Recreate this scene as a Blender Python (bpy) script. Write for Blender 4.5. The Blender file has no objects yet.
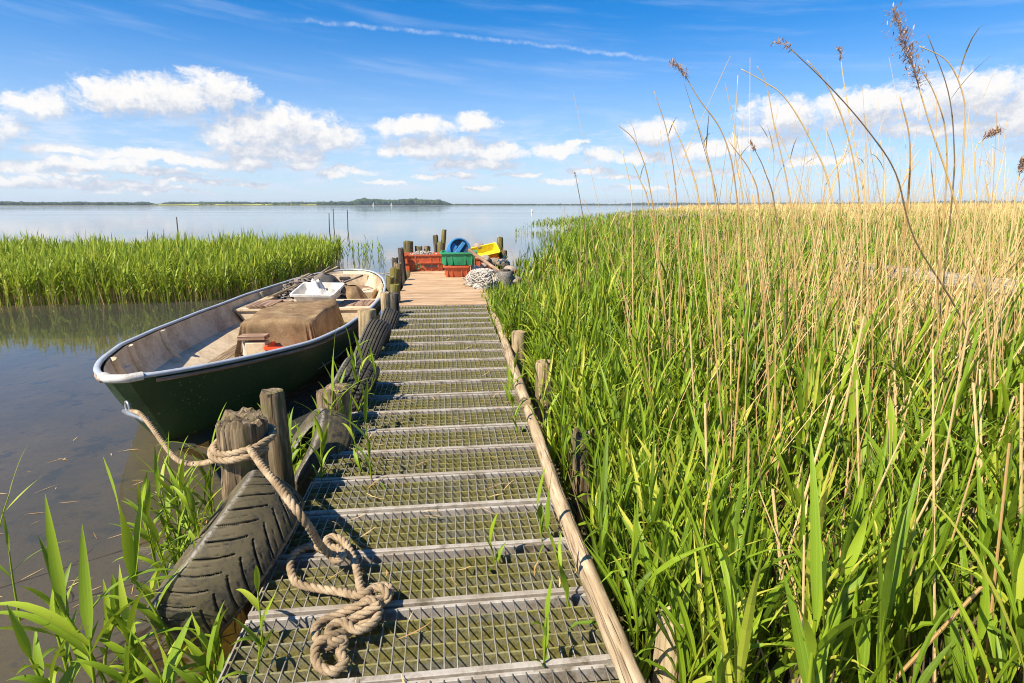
import bpy, math, random
import numpy as np
from mathutils import Vector, Matrix, noise as mnoise
PI = math.pi
R = math.radians
rng = np.random.default_rng(11)
random.seed(11)
sc = bpy.context.scene
COL = sc.collection

# ------------------------------------------------------------------ camera
FPX, CX, CY, HC = 569.0, 512.0, 341.5, 1.55
HOR = 205.3
PITCH = math.atan((CY - HOR) / FPX)
cp, sp = math.cos(PITCH), math.sin(PITCH)
cam = bpy.data.cameras.new('camera')
cam.sensor_width = 36.0
cam.lens = FPX / 1024 * 36
cam.clip_start = 0.05
cam.clip_end = 40000
camo = bpy.data.objects.new('camera', cam)
camo.location = (0, 0, HC)
camo.rotation_euler = (PI / 2 - PITCH, 0, 0)
COL.objects.link(camo)
sc.camera = camo


def ray(px, py):
    a, b = (px - CX) / FPX, (CY - py) / FPX
    return np.array([a, cp + b * sp, -sp + b * cp])


def PZ(px, py, z):
    d = ray(px, py)
    return np.array([0, 0, HC]) + d * ((z - HC) / d[2])


def PY(px, py, Y):
    d = ray(px, py)
    return np.array([0, 0, HC]) + d * (Y / d[1])


# jetty frame: s runs along the walkway, t across it
HD = math.atan2(-(447 - 512) / FPX, cp + (CY - HOR) / FPX * sp)
JD = np.array([-math.sin(HD), math.cos(HD), 0.0])
JR = np.array([math.cos(HD), math.sin(HD), 0.0])
DECK = 0.35


def J(s, t, z):
    return JD * s + JR * t + np.array([0, 0, z])


TL = float(PZ(215, 683, DECK) @ JR)
TR = float(PZ(632, 683, DECK) @ JR)

# ------------------------------------------------------------------ object helpers


def tag(o, label=None, cat=None, group=None, kind=None):
    if label: o['label'] = label
    if cat: o['category'] = cat
    if group: o['group'] = group
    if kind: o['kind'] = kind
    return o


def thing(name, label, cat, loc, group=None):
    o = bpy.data.objects.new(name, None)
    o.empty_display_size = 0.1
    o.location = tuple(float(v) for v in loc)
    COL.objects.link(o)
    return tag(o, label, cat, group)


def wloc(o):
    v = np.zeros(3)
    while o is not None:
        v = v + np.array(o.location)
        o = o.parent
    return v


class MB:
    """collects quads/tris with a per-vertex grain coordinate (across, along, random)"""

    def __init__(s):
        s.v, s.g, s.q, s.n = [], [], [], 0

    def add(s, v, q, g=None):
        v = np.asarray(v, float).reshape(-1, 3)
        q = np.asarray(q, int)
        if q.shape[1] == 3:
            q = np.concatenate([q, q[:, 2:3]], 1)
        if g is None:
            g = np.zeros_like(v)
        s.v.append(v); s.g.append(np.asarray(g, float)); s.q.append(q + s.n)
        s.n += len(v)
        return s

    def box(s, c, size, ax=None, taper=1.0, bev=0.0):
        """box centred on c; ax = 3x3 rows of axes; grain runs along the longest side"""
        c = np.asarray(c, float); h = np.asarray(size, float) / 2
        ax = np.eye(3) if ax is None else np.asarray(ax, float)
        b = min(bev, h.min() * 0.8) if bev else 0
        if b:
            pts, quads = [], []
            # chamfered box: 24 vertices
            idx = {}
            for sx in (-1, 1):
                for sy in (-1, 1):
                    for sz in (-1, 1):
                        for k in range(3):
                            p = np.array([sx * h[0], sy * h[1], sz * h[2]])
                            for j in range(3):
                                if j != k: p[j] -= (sx, sy, sz)[j] * b
                            idx[(sx, sy, sz, k)] = len(pts); pts.append(p)
            S = (-1, 1)
            for k in range(3):
                a1, a2 = [j for j in range(3) if j != k]
                for sg in S:
                    f = []
                    for (p1, p2) in ((-1, -1), (1, -1), (1, 1), (-1, 1)):
                        key = [0, 0, 0]; key[k] = sg; key[a1] = p1; key[a2] = p2
                        f.append(idx[tuple(key) + (k,)])
                    quads.append(f)
            for k in range(3):
                a1, a2 = [j for j in range(3) if j != k]
                for p1 in S:
                    for p2 in S:
                        key = [0, 0, 0]; key[a1] = p1; key[a2] = p2
                        k0 = list(key); k0[k] = -1; k1 = list(key); k1[k] = 1
                        quads.append([idx[tuple(k0) + (a1,)], idx[tuple(k1) + (a1,)], idx[tuple(k1) + (a2,)], idx[tuple(k0) + (a2,)]])
            for sx in S:
                for sy in S:
                    for sz in S:
                        i = [idx[(sx, sy, sz, k)] for k in range(3)]
                        quads.append([i[0], i[1], i[2], i[2]])
            loc = np.array(pts)
        else:
            loc = np.array([[x, y, z] for x in (-h[0], h[0]) for y in (-h[1], h[1]) for z in (-h[2], h[2])])
            quads = [[0, 1, 3, 2], [4, 6, 7, 5], [0, 4, 5, 1], [2, 3, 7, 6], [0, 2, 6, 4], [1, 5, 7, 3]]
        if taper != 1.0:
            f = np.where(loc[:, 2] < 0, taper, 1.0)
            loc[:, 0] *= f; loc[:, 1] *= f
        L = int(np.argmax(size)); o = [i for i in range(3) if i != L]
        g = np.stack([loc[:, o[0]] + loc[:, o[1]] * 1.7, loc[:, L], np.full(len(loc), random.random() * 50)], 1)
        return s.add(c + loc @ ax, quads, g)

    def tube(s, path, rad, n=10, caps=True, rough=0.0, seed=0, squash=1.0, up=None, closed=False):
        path = np.asarray(path, float); m = len(path)
        rad = np.broadcast_to(np.asarray(rad, float), (m,)).copy()
        if closed:
            tan = np.roll(path, -1, 0) - np.roll(path, 1, 0)
        else:
            tan = np.gradient(path, axis=0)
        tan /= np.linalg.norm(tan, axis=1)[:, None] + 1e-12
        ref = np.array([0, 0, 1.0]) if up is None else np.asarray(up, float)
        if up is None and abs(tan[0] @ ref) > 0.9: ref = np.array([0, 1.0, 0])
        N = np.zeros((m, 3)); x = np.cross(tan[0], ref); x /= np.linalg.norm(x)
        for i in range(m):
            if up is not None:
                x = np.cross(tan[i], ref)
            else:
                x = x - tan[i] * (x @ tan[i])
            x = x / (np.linalg.norm(x) + 1e-12); N[i] = x
        B = np.cross(N, tan)
        a = np.linspace(0, 2 * PI, n, endpoint=False)
        rr = rad[:, None] * np.ones((1, n))
        if rough:
            r2 = np.random.default_rng(seed)
            prof = sum(r2.uniform(-1, 1) * np.cos(k * a + r2.uniform(0, 6.28)) / k ** .7 for k in range(2, 8))
            rr = rr * (1 + rough * prof[None, :] * .55 + rough * .45 * r2.normal(size=(m, n)))
        V = path[:, None, :] + rr[..., None] * (np.cos(a)[None, :, None] * N[:, None, :] + squash * np.sin(a)[None, :, None] * B[:, None, :])
        along = np.concatenate([[0], np.cumsum(np.linalg.norm(np.diff(path, axis=0), axis=1))])
        rnd = random.random() * 50
        G = np.stack([np.broadcast_to(np.cos(a)[None] * rad[:, None], (m, n)), np.broadcast_to(along[:, None], (m, n)), np.broadcast_to((np.sin(a) * rad.mean())[None] + rnd, (m, n))], -1)
        I = np.arange(m * n).reshape(m, n)
        I2 = np.roll(I, -1, 1)
        if closed:
            q = np.stack([I, I2, np.roll(I2, -1, 0), np.roll(I, -1, 0)], -1).reshape(-1, 4)
        else:
            q = np.stack([I[:-1], I2[:-1], I2[1:], I[1:]], -1).reshape(-1, 4)
        V = V.reshape(-1, 3); G = G.reshape(-1, 3)
        if caps and not closed:
            k = len(V)
            V = np.vstack([V, path[0], path[-1]]); G = np.vstack([G, [0, 0, rnd], [0, along[-1], rnd]])
            c0 = np.stack([I2[0], I[0], np.full(n, k), np.full(n, k)], -1)
            c1 = np.stack([I[-1], I2[-1], np.full(n, k + 1), np.full(n, k + 1)], -1)
            q = np.vstack([q, c0, c1])
        return s.add(V, q, G)

    def grid(s, V, G=None, wrap_u=False, wrap_v=False):
        V = np.asarray(V, float); m, n = V.shape[:2]
        I = np.arange(m * n).reshape(m, n)
        if wrap_v: I = np.concatenate([I, I[:, :1]], 1)
        if wrap_u: I = np.concatenate([I, I[:1]], 0)
        q = np.stack([I[:-1, :-1], I[:-1, 1:], I[1:, 1:], I[1:, :-1]], -1).reshape(-1, 4)
        if G is None:
            G = np.zeros_like(V); G[..., 0] = np.linspace(0, 1, n)[None]; G[..., 1] = np.linspace(0, 1, m)[:, None]
        return s.add(V.reshape(-1, 3), q, G.reshape(-1, 3))

    def build(s, name, mat, parent=None, smooth=False, auto=None):
        v = np.concatenate(s.v); g = np.concatenate(s.g); q = np.concatenate(s.q)
        base = wloc(parent) if parent is not None else np.zeros(3)
        return mesh_np(name, v - base, q, g, mat, parent, smooth, auto)


def mesh_np(name, v, q, g, mat, parent=None, smooth=False, auto=None):
    tri = q[:, 2] == q[:, 3]
    me = bpy.data.meshes.new(name)
    me.vertices.add(len(v)); me.vertices.foreach_set('co', v.astype(np.float32).ravel())
    Q, T = q[~tri], q[tri][:, :3]
    loops = np.concatenate([Q.ravel(), T.ravel()]).astype(np.int32)
    me.loops.add(len(loops)); me.loops.foreach_set('vertex_index', loops)
    st = np.concatenate([np.arange(len(Q)) * 4, len(Q) * 4 + np.arange(len(T)) * 3]).astype(np.int32)
    me.polygons.add(len(st)); me.polygons.foreach_set('loop_start', st)
    me.polygons.foreach_set('use_smooth', np.full(len(st), bool(smooth)))
    at = me.attributes.new('gr', 'FLOAT_VECTOR', 'POINT')
    at.data.foreach_set('vector', g.astype(np.float32).ravel())
    me.update(calc_edges=True)
    if mat: me.materials.append(mat)
    o = bpy.data.objects.new(name, me)
    COL.objects.link(o)
    if parent is not None: o.parent = parent
    if smooth and auto:
        me.set_sharp_from_angle(angle=R(auto))
    return o


def cr(pts, n=12, closed=False):
    """Catmull-Rom resample"""
    P = np.asarray(pts, float)
    if closed: P = np.vstack([P[-1], P, P[:2]])
    else: P = np.vstack([2 * P[0] - P[1], P, 2 * P[-1] - P[-2]])
    out = []
    t = np.linspace(0, 1, n, endpoint=False)[:, None]
    for i in range(1, len(P) - 2):
        a, b, c, d = P[i - 1], P[i], P[i + 1], P[i + 2]
        out.append(.5 * (2 * b + (c - a) * t + (2 * a - 5 * b + 4 * c - d) * t ** 2 + (3 * b - a - 3 * c + d) * t ** 3))
    if not closed: out.append(P[-2][None])
    return np.vstack(out)


def even(path, step):
    d = np.concatenate([[0], np.cumsum(np.linalg.norm(np.diff(path, axis=0), axis=1))])
    n = max(3, int(d[-1] / step))
    t = np.linspace(0, d[-1], n)
    return np.stack([np.interp(t, d, path[:, i]) for i in range(3)], 1)


def vnoise(p, scale=1.0, seed=0.0):
    return mnoise.noise(Vector((p[0] * scale + seed, p[1] * scale + seed * .7, p[2] * scale)))


# ------------------------------------------------------------------ materials


class NT:
    def __init__(s, tree):
        s.t = tree; s.t.nodes.clear()

    def n(s, typ, **kw):
        nd = s.t.nodes.new(typ)
        for k, v in kw.items():
            if k == 'ins':
                for kk, vv in v.items():
                    if isinstance(vv, bpy.types.NodeSocket): s.t.links.new(vv, nd.inputs[kk])
                    else: nd.inputs[kk].default_value = vv
            else: setattr(nd, k, v)
        return nd

    def link(s, a, b): s.t.links.new(a, b)

    def math(s, op, a, b=None, c=None, clamp=False):
        nd = s.t.nodes.new('ShaderNodeMath'); nd.operation = op; nd.use_clamp = clamp
        for i, v in enumerate((a, b, c)):
            if v is None: continue
            if isinstance(v, bpy.types.NodeSocket): s.t.links.new(v, nd.inputs[i])
            else: nd.inputs[i].default_value = v
        return nd.outputs[0]

    def vmath(s, op, a, b=None, c=None):
        nd = s.t.nodes.new('ShaderNodeVectorMath'); nd.operation = op
        for i, v in enumerate((a, b, c)):
            if v is None: continue
            if isinstance(v, bpy.types.NodeSocket): s.t.links.new(v, nd.inputs[i])
            else: nd.inputs[i].default_value = v
        return nd.outputs['Value'] if op in ('DOT_PRODUCT', 'LENGTH') else nd.outputs[0]

    def noise(s, vec, scale, detail=4, rough=.55, out='Fac', dist=0):
        nd = s.n('ShaderNodeTexNoise', ins={'Scale': scale, 'Detail': detail, 'Roughness': rough, 'Distortion': dist})
        if vec is not None: s.link(vec, nd.inputs['Vector'])
        return nd.outputs[out]

    def ramp(s, fac, stops, interp='LINEAR'):
        nd = s.n('ShaderNodeValToRGB'); cr_ = nd.color_ramp; cr_.interpolation = interp
        while len(cr_.elements) < len(stops): cr_.elements.new(0.5)
        for e, (p, c) in zip(cr_.elements, stops):
            e.position = p; e.color = (c, c, c, 1) if isinstance(c, (int, float)) else tuple(c) + (1,)
        s.link(fac, nd.inputs[0])
        return nd.outputs[0]

    def mix(s, f, a, b, mode='MIX'):
        nd = s.n('ShaderNodeMix', data_type='RGBA', blend_type=mode)
        for k, v in ((0, f), (6, a), (7, b)):
            if isinstance(v, bpy.types.NodeSocket): s.link(v, nd.inputs[k])
            else: nd.inputs[k].default_value = v if k == 0 else tuple(v) + (1,)
        return nd.outputs[2]

    def maprange(s, v, a, b, c=0., d=1., smooth=True):
        nd = s.n('ShaderNodeMapRange', interpolation_type='SMOOTHSTEP' if smooth else 'LINEAR')
        s.link(v, nd.inputs[0])
        for i, x in enumerate((a, b, c, d)): nd.inputs[i + 1].default_value = x
        return nd.outputs[0]


def newmat(name):
    m = bpy.data.materials.new(name); m.use_nodes = True
    return m, NT(m.node_tree)


def finish(nt, color, rough=.7, bump=None, bstr=.3, bdist=.01, metal=0., spec=.5, extra=None):
    b = nt.n('ShaderNodeBsdfPrincipled')
    for k, v in (('Base Color', color), ('Roughness', rough), ('Metallic', metal), ('Specular IOR Level', spec)):
        if isinstance(v, bpy.types.NodeSocket): nt.link(v, b.inputs[k])
        else: b.inputs[k].default_value = tuple(v) + (1,) if isinstance(v, tuple) else v
    if bump is not None:
        bp = nt.n('ShaderNodeBump', ins={'Strength': bstr, 'Distance': bdist, 'Height': bump})
        nt.link(bp.outputs[0], b.inputs['Normal'])
    out = nt.n('ShaderNodeOutputMaterial')
    nt.link(b.outputs[0], out.inputs[0])
    return b


def wood(name, cols, across=60, along=6, rough=.85, moss=None, mossamt=.5, crack=.6, bd=.006, big=5):
    """weathered wood: grain streaks, dark cracks, optional moss patches"""
    m, t = newmat(name)
    a = t.n('ShaderNodeAttribute', attribute_name='gr').outputs['Vector']
    oi = t.n('ShaderNodeObjectInfo').outputs['Random']
    off = t.n('ShaderNodeCombineXYZ', ins={'X': t.math('MULTIPLY', oi, 37.), 'Z': t.math('MULTIPLY', oi, 11.)}).outputs[0]
    a = t.vmath('ADD', a, off)
    st = t.vmath('MULTIPLY', a, (across, along, across))
    n1 = t.noise(st, 1.0, 6, .65, dist=.4)
    n2 = t.noise(a, big, 4, .6)
    n3 = t.noise(t.vmath('MULTIPLY', a, (across * .45, along * .35, across * .45)), 1.0, 3, .5)
    c = t.ramp(n1, [(.36, cols[0]), (.5, cols[1]), (.64, cols[2])])
    c = t.mix(t.maprange(n2, .42, .6), c, t.mix(.55, c, cols[3] if len(cols) > 3 else cols[0]))
    crk = t.maprange(n3, .385, .445)
    c = t.mix(t.math('MULTIPLY', t.math('SUBTRACT', 1., crk), crack), c, tuple(x * .25 for x in cols[0]))
    if moss:
        mk = t.maprange(t.noise(a, big * 1.7, 5, .65), .55 - .25 * mossamt, .72 - .2 * mossamt)
        c = t.mix(t.math('MULTIPLY', mk, .85), c, moss)
    h = t.math('ADD', t.math('MULTIPLY', n1, .5), crk)
    finish(t, c, rough, h, .9, bd, spec=.25)
    return m


def paint(name, col, dirt, rough=.5, dirtamt=.4, speck=None, speckcol=(0, 0, 0), scale=4, metal=0., spec=.5, bd=.002):
    """painted, moulded or galvanised surface with dirt and specks (object space)"""
    m, t = newmat(name)
    o = t.n('ShaderNodeTexCoord').outputs['Object']
    n1 = t.noise(o, scale, 6, .65)
    n2 = t.noise(o, scale * 9, 4, .6)
    f = t.math('MULTIPLY', t.maprange(t.math('ADD', t.math('MULTIPLY', n1, .7), t.math('MULTIPLY', n2, .3)), .38, .68), dirtamt)
    c = t.mix(f, col, dirt)
    if speck:
        s = t.maprange(t.noise(o, speck, 3, .7), .62, .7)
        s = t.math('MULTIPLY', s, t.maprange(t.noise(o, speck * .08, 2), .4, .65))
        c = t.mix(s, c, speckcol)
    if name.startswith('galvanised'):
        oi = t.n('ShaderNodeObjectInfo').outputs['Random']
        c = t.mix(t.math('MULTIPLY', oi, .45), c, dirt)
        wv = t.noise(t.vmath('ADD', o, t.n('ShaderNodeCombineXYZ', ins={'X': t.math('MULTIPLY', oi, 30.)}).outputs[0]), 5., 5, .7)
        c = t.mix(t.maprange(wv, .54, .66, 0, .8), c, (.10, .075, .035))
    rg = t.math('ADD', t.math('MULTIPLY', n1, .25), rough - .1)
    finish(t, c, rg, n2, .3, bd, metal, spec)
    return m


def leafmat(name, cols, stem, trans=.35, rough=.5):
    """grass blade: per-blade tint from gr.z, midrib from gr.x; yellowing at random"""
    m, t = newmat(name)
    a = t.n('ShaderNodeAttribute', attribute_name='gr').outputs['Vector']
    sx = t.n('ShaderNodeSeparateXYZ', ins={0: a})
    rnd = t.math('FRACT', sx.outputs[2])
    c = t.ramp(rnd, [(0, cols[0]), (.45, cols[1]), (.8, cols[2]), (1, cols[3])])
    vein = t.noise(t.n('ShaderNodeCombineXYZ', ins={'X': t.math('MULTIPLY', sx.outputs[0], 9.), 'Y': sx.outputs[1], 'Z': sx.outputs[2]}).outputs[0], 1.3, 3, .6)
    c = t.mix(t.maprange(vein, .3, .7, .0, .35), c, stem)
    ob = t.n('ShaderNodeTexCoord').outputs['Object']
    sp = t.maprange(t.noise(ob, 26., 4, .7), .60, .70)
    c = t.mix(t.math('MULTIPLY', sp, .65), c, (.24, .17, .06))
    d = t.n('ShaderNodeBsdfPrincipled', ins={'Base Color': c, 'Roughness': rough, 'Specular IOR Level': .25})
    tr = t.n('ShaderNodeBsdfTranslucent', ins={'Color': t.mix(.5, c, stem)})
    mx = t.n('ShaderNodeMixShader', ins={0: trans, 1: d.outputs[0], 2: tr.outputs[0]})
    t.link(mx.outputs[0], t.n('ShaderNodeOutputMaterial').inputs[0])
    return m


M = {}
GREY = [(.22, .17, .12), (.46, .38, .28), (.62, .53, .41), (.34, .26, .18)]
M['post'] = wood('weathered_post', [(.060, .040, .022), (.19, .13, .072), (.36, .27, .165), (.11, .08, .04)], 60, 5, moss=(.11, .105, .035), mossamt=.2)
M['post_pale'] = wood('pale_post', [(.17, .115, .055), (.39, .285, .155), (.56, .43, .26), (.27, .19, .09)], 60, 5, crack=.5)
M['post_moss'] = wood('mossy_post', [(.06, .05, .03), (.16, .13, .075), (.26, .21, .13), (.13, .10, .04)], 50, 5, moss=(.17, .14, .025), mossamt=.75)
M['post_dark'] = wood('dark_post', [(.03, .026, .022), (.085, .07, .055), (.16, .135, .11), (.06, .05, .04)], 55, 5)
M['plank'] = wood('deck_plank', [(.27, .155, .08), (.50, .325, .185), (.60, .42, .255), (.38, .235, .125)], 70, 2.2, crack=.35, big=2.5)
M['pole'] = wood('peeled_pole', [(.23, .15, .085), (.44, .32, .19), (.56, .43, .27), (.31, .22, .12)], 80, 5, crack=.25, big=6)
M['board'] = wood('grey_board', GREY, 60, 3)
M['driftwood'] = wood('driftwood', [(.10, .08, .06), (.28, .22, .16), (.44, .37, .28), (.18, .12, .07)], 40, 6)
M['stringer'] = wood('wet_beam', [(.03, .026, .018), (.08, .065, .04), (.13, .11, .07), (.06, .055, .025)], 50, 4, moss=(.06, .065, .02))
M['galv'] = paint('galvanised_steel', (.40, .355, .295), (.22, .17, .115), .65, 1., scale=9)
M['rod'] = paint('galvanised_rod', (.26, .24, .205), (.16, .13, .085), .55, .7, scale=9)


def moss_bar():
    m, t = newmat('mossy_bar')
    o = t.n('ShaderNodeTexCoord').outputs['Object']
    oi = t.n('ShaderNodeObjectInfo').outputs['Random']
    o = t.vmath('ADD', o, t.n('ShaderNodeCombineXYZ', ins={'Y': t.math('MULTIPLY', oi, 20.)}).outputs[0])
    n1 = t.noise(t.vmath('MULTIPLY', o, (5, 25, 25)), 1., 6, .65)
    n2 = t.noise(o, 90, 3, .6)
    c = t.ramp(n1, [(.3, (.20, .19, .16)), (.43, (.24, .215, .11)), (.56, (.23, .20, .055)), (.72, (.16, .15, .035))])
    c = t.mix(t.maprange(n2, .42, .66, 0, .55), c, (.07, .055, .025))
    finish(t, c, .8, n2, .4, .003, spec=.2)
    return m


M['mossbar'] = moss_bar()


def rubber(name, mossy):
    m, t = newmat(name)
    o = t.n('ShaderNodeTexCoord').outputs['Object']
    a = t.n('ShaderNodeAttribute', attribute_name='gr').outputs['Vector']
    sx = t.n('ShaderNodeSeparateXYZ', ins={0: a})
    n1 = t.noise(o, 9, 6, .65); n2 = t.noise(o, 70, 4, .65)
    c = t.ramp(n1, [(.3, (.024, .022, .020)), (.6, (.048, .043, .036)), (.8, (.09, .08, .065))])
    if mossy:
        f = t.maprange(t.math('ADD', t.math('MULTIPLY', n1, .6), t.math('MULTIPLY', n2, .4)), .36, .56)
        f = t.math('MULTIPLY', f, mossy)
        c = t.mix(f, c, (.155, .118, .048))
    # chalky scuffs on raised shoulders (gr.y marks the bead and shoulder)
    c = t.mix(t.math('MULTIPLY', sx.outputs[1], t.maprange(n2, .3, .65)), c, (.30, .27, .23))
    # near-black colour in the grooves (gr.x is groove depth)
    c = t.mix(sx.outputs[0], c, (.018, .016, .012))
    finish(t, c, .75, n2, .35, .004, spec=.3)
    return m


M['rubber'] = rubber('worn_rubber', .55)
M['rubber_black'] = rubber('black_rubber', .12)
M['rubber_brown'] = rubber('dusty_rubber', .55)
M['hull'] = paint('dark_green_hull', (.012, .050, .017), (.035, .06, .018), .42, .8, speck=48, speckcol=(.34, .31, .12), scale=3, bd=.006)
M['liner'] = paint('dirty_cream_liner', (.66, .52, .335), (.28, .17, .08), .6, .75, speck=45, speckcol=(.14, .09, .05), scale=3.2)
M['scum'] = paint('waterline_scum', (.10, .095, .05), (.05, .06, .03), .8, .8, scale=14)
M['gunwale'] = paint('pale_grey_gunwale', (.40, .42, .46), (.25, .23, .20), .34, .55, scale=6)
M['thwart'] = wood('worn_thwart', [(.16, .085, .05), (.30, .18, .115), (.42, .29, .20), (.22, .13, .08)], 70, 3)
M['floorboard'] = wood('boat_floorboard', [(.11, .07, .04), (.22, .15, .09), (.33, .24, .15), (.17, .11, .06)], 60, 3)
M['steel'] = paint('dull_steel', (.55, .55, .55), (.25, .2, .15), .3, .5, metal=.8, scale=20)
M['white_plastic'] = paint('white_plastic', (.68, .65, .59), (.36, .28, .18), .5, .7, scale=9)
M['orange_plastic'] = paint('orange_plastic', (.60, .115, .035), (.33, .085, .04), .45, .9, speck=30, speckcol=(.12, .09, .06), scale=9)
M['red_plastic'] = paint('red_orange_plastic', (.70, .08, .02), (.40, .05, .02), .4, .4, scale=6)
M['green_plastic'] = paint('green_plastic', (.02, .33, .13), (.05, .16, .07), .5, .9, speck=30, speckcol=(.12, .10, .08), scale=9)
M['blue_plastic'] = paint('blue_plastic', (.03, .22, .48), (.06, .10, .17), .5, .9, speck=30, speckcol=(.12, .10, .08), scale=9)
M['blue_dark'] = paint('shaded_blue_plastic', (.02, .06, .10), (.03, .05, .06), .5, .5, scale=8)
M['yellow_plastic'] = paint('yellow_plastic', (.78, .60, .015), (.42, .31, .03), .4, .8, speck=30, speckcol=(.14, .11, .05), scale=9)
M['cap_grey'] = paint('grey_bow_cap', (.52, .49, .44), (.26, .21, .16), .5, .7, scale=12)
M['white_net'] = paint('white_net', (.50, .455, .385), (.24, .19, .14), .85, .9, scale=30)
M['black_cloth'] = paint('black_cloth', (.035, .033, .035), (.09, .08, .07), .9, .5, scale=20)
M['grey_net'] = paint('grey_brown_net', (.20, .165, .135), (.08, .06, .05), .9, .8, scale=25)
M['stone'] = paint('brown_stone', (.24, .17, .115), (.42, .34, .26), .85, .8, scale=8, bd=.01)


def burlap():
    m, t = newmat('burlap_sacking')
    o = t.n('ShaderNodeTexCoord').outputs['Object']
    n1 = t.noise(o, 5, 5, .65)
    w1 = t.n('ShaderNodeTexWave', ins={'Scale': 60., 'Vector': o, 'Distortion': 1.5}, bands_direction='X').outputs['Fac']
    w2 = t.n('ShaderNodeTexWave', ins={'Scale': 60., 'Vector': o, 'Distortion': 1.5}, bands_direction='Y').outputs['Fac']
    n2 = t.noise(o, 120, 3, .6)
    c = t.ramp(n1, [(.3, (.13, .08, .04)), (.5, (.25, .16, .085)), (.7, (.37, .26, .145))])
    c = t.mix(t.maprange(n2, .4, .7, 0, .5), c, (.11, .065, .03))
    finish(t, c, .95, t.math('ADD', n2, t.math('MULTIPLY', t.math('ADD', w1, w2), .3)), .5, .004, spec=.1)
    return m


M['burlap'] = burlap()


def ropemat():
    m, t = newmat('hemp_rope')
    o = t.n('ShaderNodeTexCoord').outputs['Object']
    n1 = t.noise(o, 12, 4, .6); n2 = t.noise(o, 260, 3, .6)
    c = t.ramp(n1, [(.36, (.21, .145, .08)), (.5, (.34, .245, .145)), (.64, (.46, .35, .22))])
    c = t.mix(t.maprange(n2, .4, .7, 0, .5), c, (.20, .13, .07))
    finish(t, c, .9, n2, .5, .002, spec=.15)
    return m


M['rope'] = ropemat()
M['reed'] = leafmat('green_reed_blade', [(.045, .105, .008), (.140, .240, .010), (.25, .345, .016), (.46, .42, .06)], (.36, .42, .03), .24)
M['reed_far'] = leafmat('far_reed_blade', [(.13, .215, .012), (.20, .30, .016), (.29, .37, .026), (.42, .40, .06)], (.35, .39, .05), .32)
M['reed_left'] = leafmat('left_reed_blade', [(.16, .25, .012), (.24, .34, .018), (.34, .42, .03), (.46, .45, .06)], (.44, .47, .06), .34)
M['dry'] = leafmat('dry_reed_stalk', [(.33, .17, .055), (.54, .34, .12), (.74, .54, .25), (.42, .22, .065)], (.64, .44, .18), .08, .5)
M['dry_dark'] = leafmat('dark_dry_stalk', [(.09, .06, .03), (.16, .105, .05), (.24, .16, .07), (.20, .12, .05)], (.18, .12, .06), .05, .6)
M['dry_far'] = leafmat('golden_far_reed', [(.66, .45, .13), (.76, .55, .19), (.80, .61, .25), (.68, .47, .14)], (.78, .57, .22), .15, .6)
M['litter'] = leafmat('rotting_reed_base', [(.10, .07, .035), (.20, .145, .07), (.30, .22, .11), (.16, .12, .05)], (.22, .16, .08), .05, .8)
M['seed'] = leafmat('reed_seed_plume', [(.26, .14, .08), (.48, .31, .20), (.66, .48, .35), (.36, .20, .12)], (.54, .35, .24), .35, .8)

# ------------------------------------------------------------------ world: sky, clouds, sun
SUN_EL, SUN_AZ = R(50), R(228)          # azimuth clockwise from +Y
sdir = Vector((math.sin(SUN_AZ) * math.cos(SUN_EL), math.cos(SUN_AZ) * math.cos(SUN_EL), math.sin(SUN_EL)))
sun = bpy.data.lights.new('sun', 'SUN'); sun.energy = 5.0; sun.angle = R(.53); sun.color = (1, .93, .80)
suno = bpy.data.objects.new('sun', sun); suno.rotation_euler = sdir.to_track_quat('Z', 'Y').to_euler()
suno.location = (-20, -5, 30)
COL.objects.link(suno)

world = bpy.data.worlds.new('World'); sc.world = world; world.use_nodes = True
W = NT(world.node_tree)
sky = W.n('ShaderNodeTexSky', sky_type='NISHITA', sun_disc=False, sun_elevation=SUN_EL, sun_rotation=SUN_AZ, altitude=0, air_density=1.0, dust_density=.1, ozone_density=4.0)


def azel(px, py):
    d = ray(px, py); d = d / np.linalg.norm(d)
    return math.atan2(d[0], d[1]), math.asin(d[2])


CLOUDS = [(36, 104, 27, 13), (168, 97, 78, 21), (114, 98, 38, 19), (212, 88, 34, 20), (240, 93, 20, 9),
          (278, 130, 82, 27), (230, 135, 36, 16), (265, 152, 70, 10), (330, 138, 42, 18),
          (415, 126, 50, 13), (476, 121, 26, 13), (440, 146, 72, 17), (492, 152, 48, 12), (475, 165, 60, 8), (556, 150, 32, 9), (603, 156, 24, 9),
          (62, 150, 38, 6), (142, 156, 40, 8), (52, 166, 52, 5), (160, 172, 50, 4), (245, 164, 30, 8), (20, 182, 60, 5), (120, 184, 50, 4), (300, 166, 26, 6),
          (655, 132, 36, 16), (640, 156, 34, 9), (705, 150, 46, 11), (780, 118, 46, 23), (752, 142, 46, 10), (868, 108, 62, 22), (958, 98, 62, 25), (1018, 108, 40, 20), (1010, 126, 60, 10), (925, 131, 62, 8),
          (462, 176, 18, 4), (335, 176, 22, 5), (560, 182, 26, 4), (700, 172, 40, 5), (820, 160, 50, 6),
          (1120, 120, 90, 26), (-90, 120, 80, 26), (-200, 90, 90, 30), (1260, 90, 90, 30), (385, 182, 30, 3), (410, 150, 40, 9), (300, 158, 36, 7), (190, 160, 40, 7), (100, 164, 44, 6), (200, 180, 46, 4), (350, 172, 30, 4), (430, 176, 26, 4), (520, 176, 30, 4), (590, 172, 30, 5), (150, 190, 60, 3), (20, 168, 40, 6), (575, 144, 20, 5), (640, 188, 40, 3), (250, 186, 26, 3), (480, 188, 30, 3), (70, 176, 40, 3), (620, 178, 24, 4)]
grp = bpy.data.node_groups.new('cloud_field', 'ShaderNodeTree')
grp.interface.new_socket('P', in_out='INPUT', socket_type='NodeSocketVector')
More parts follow.
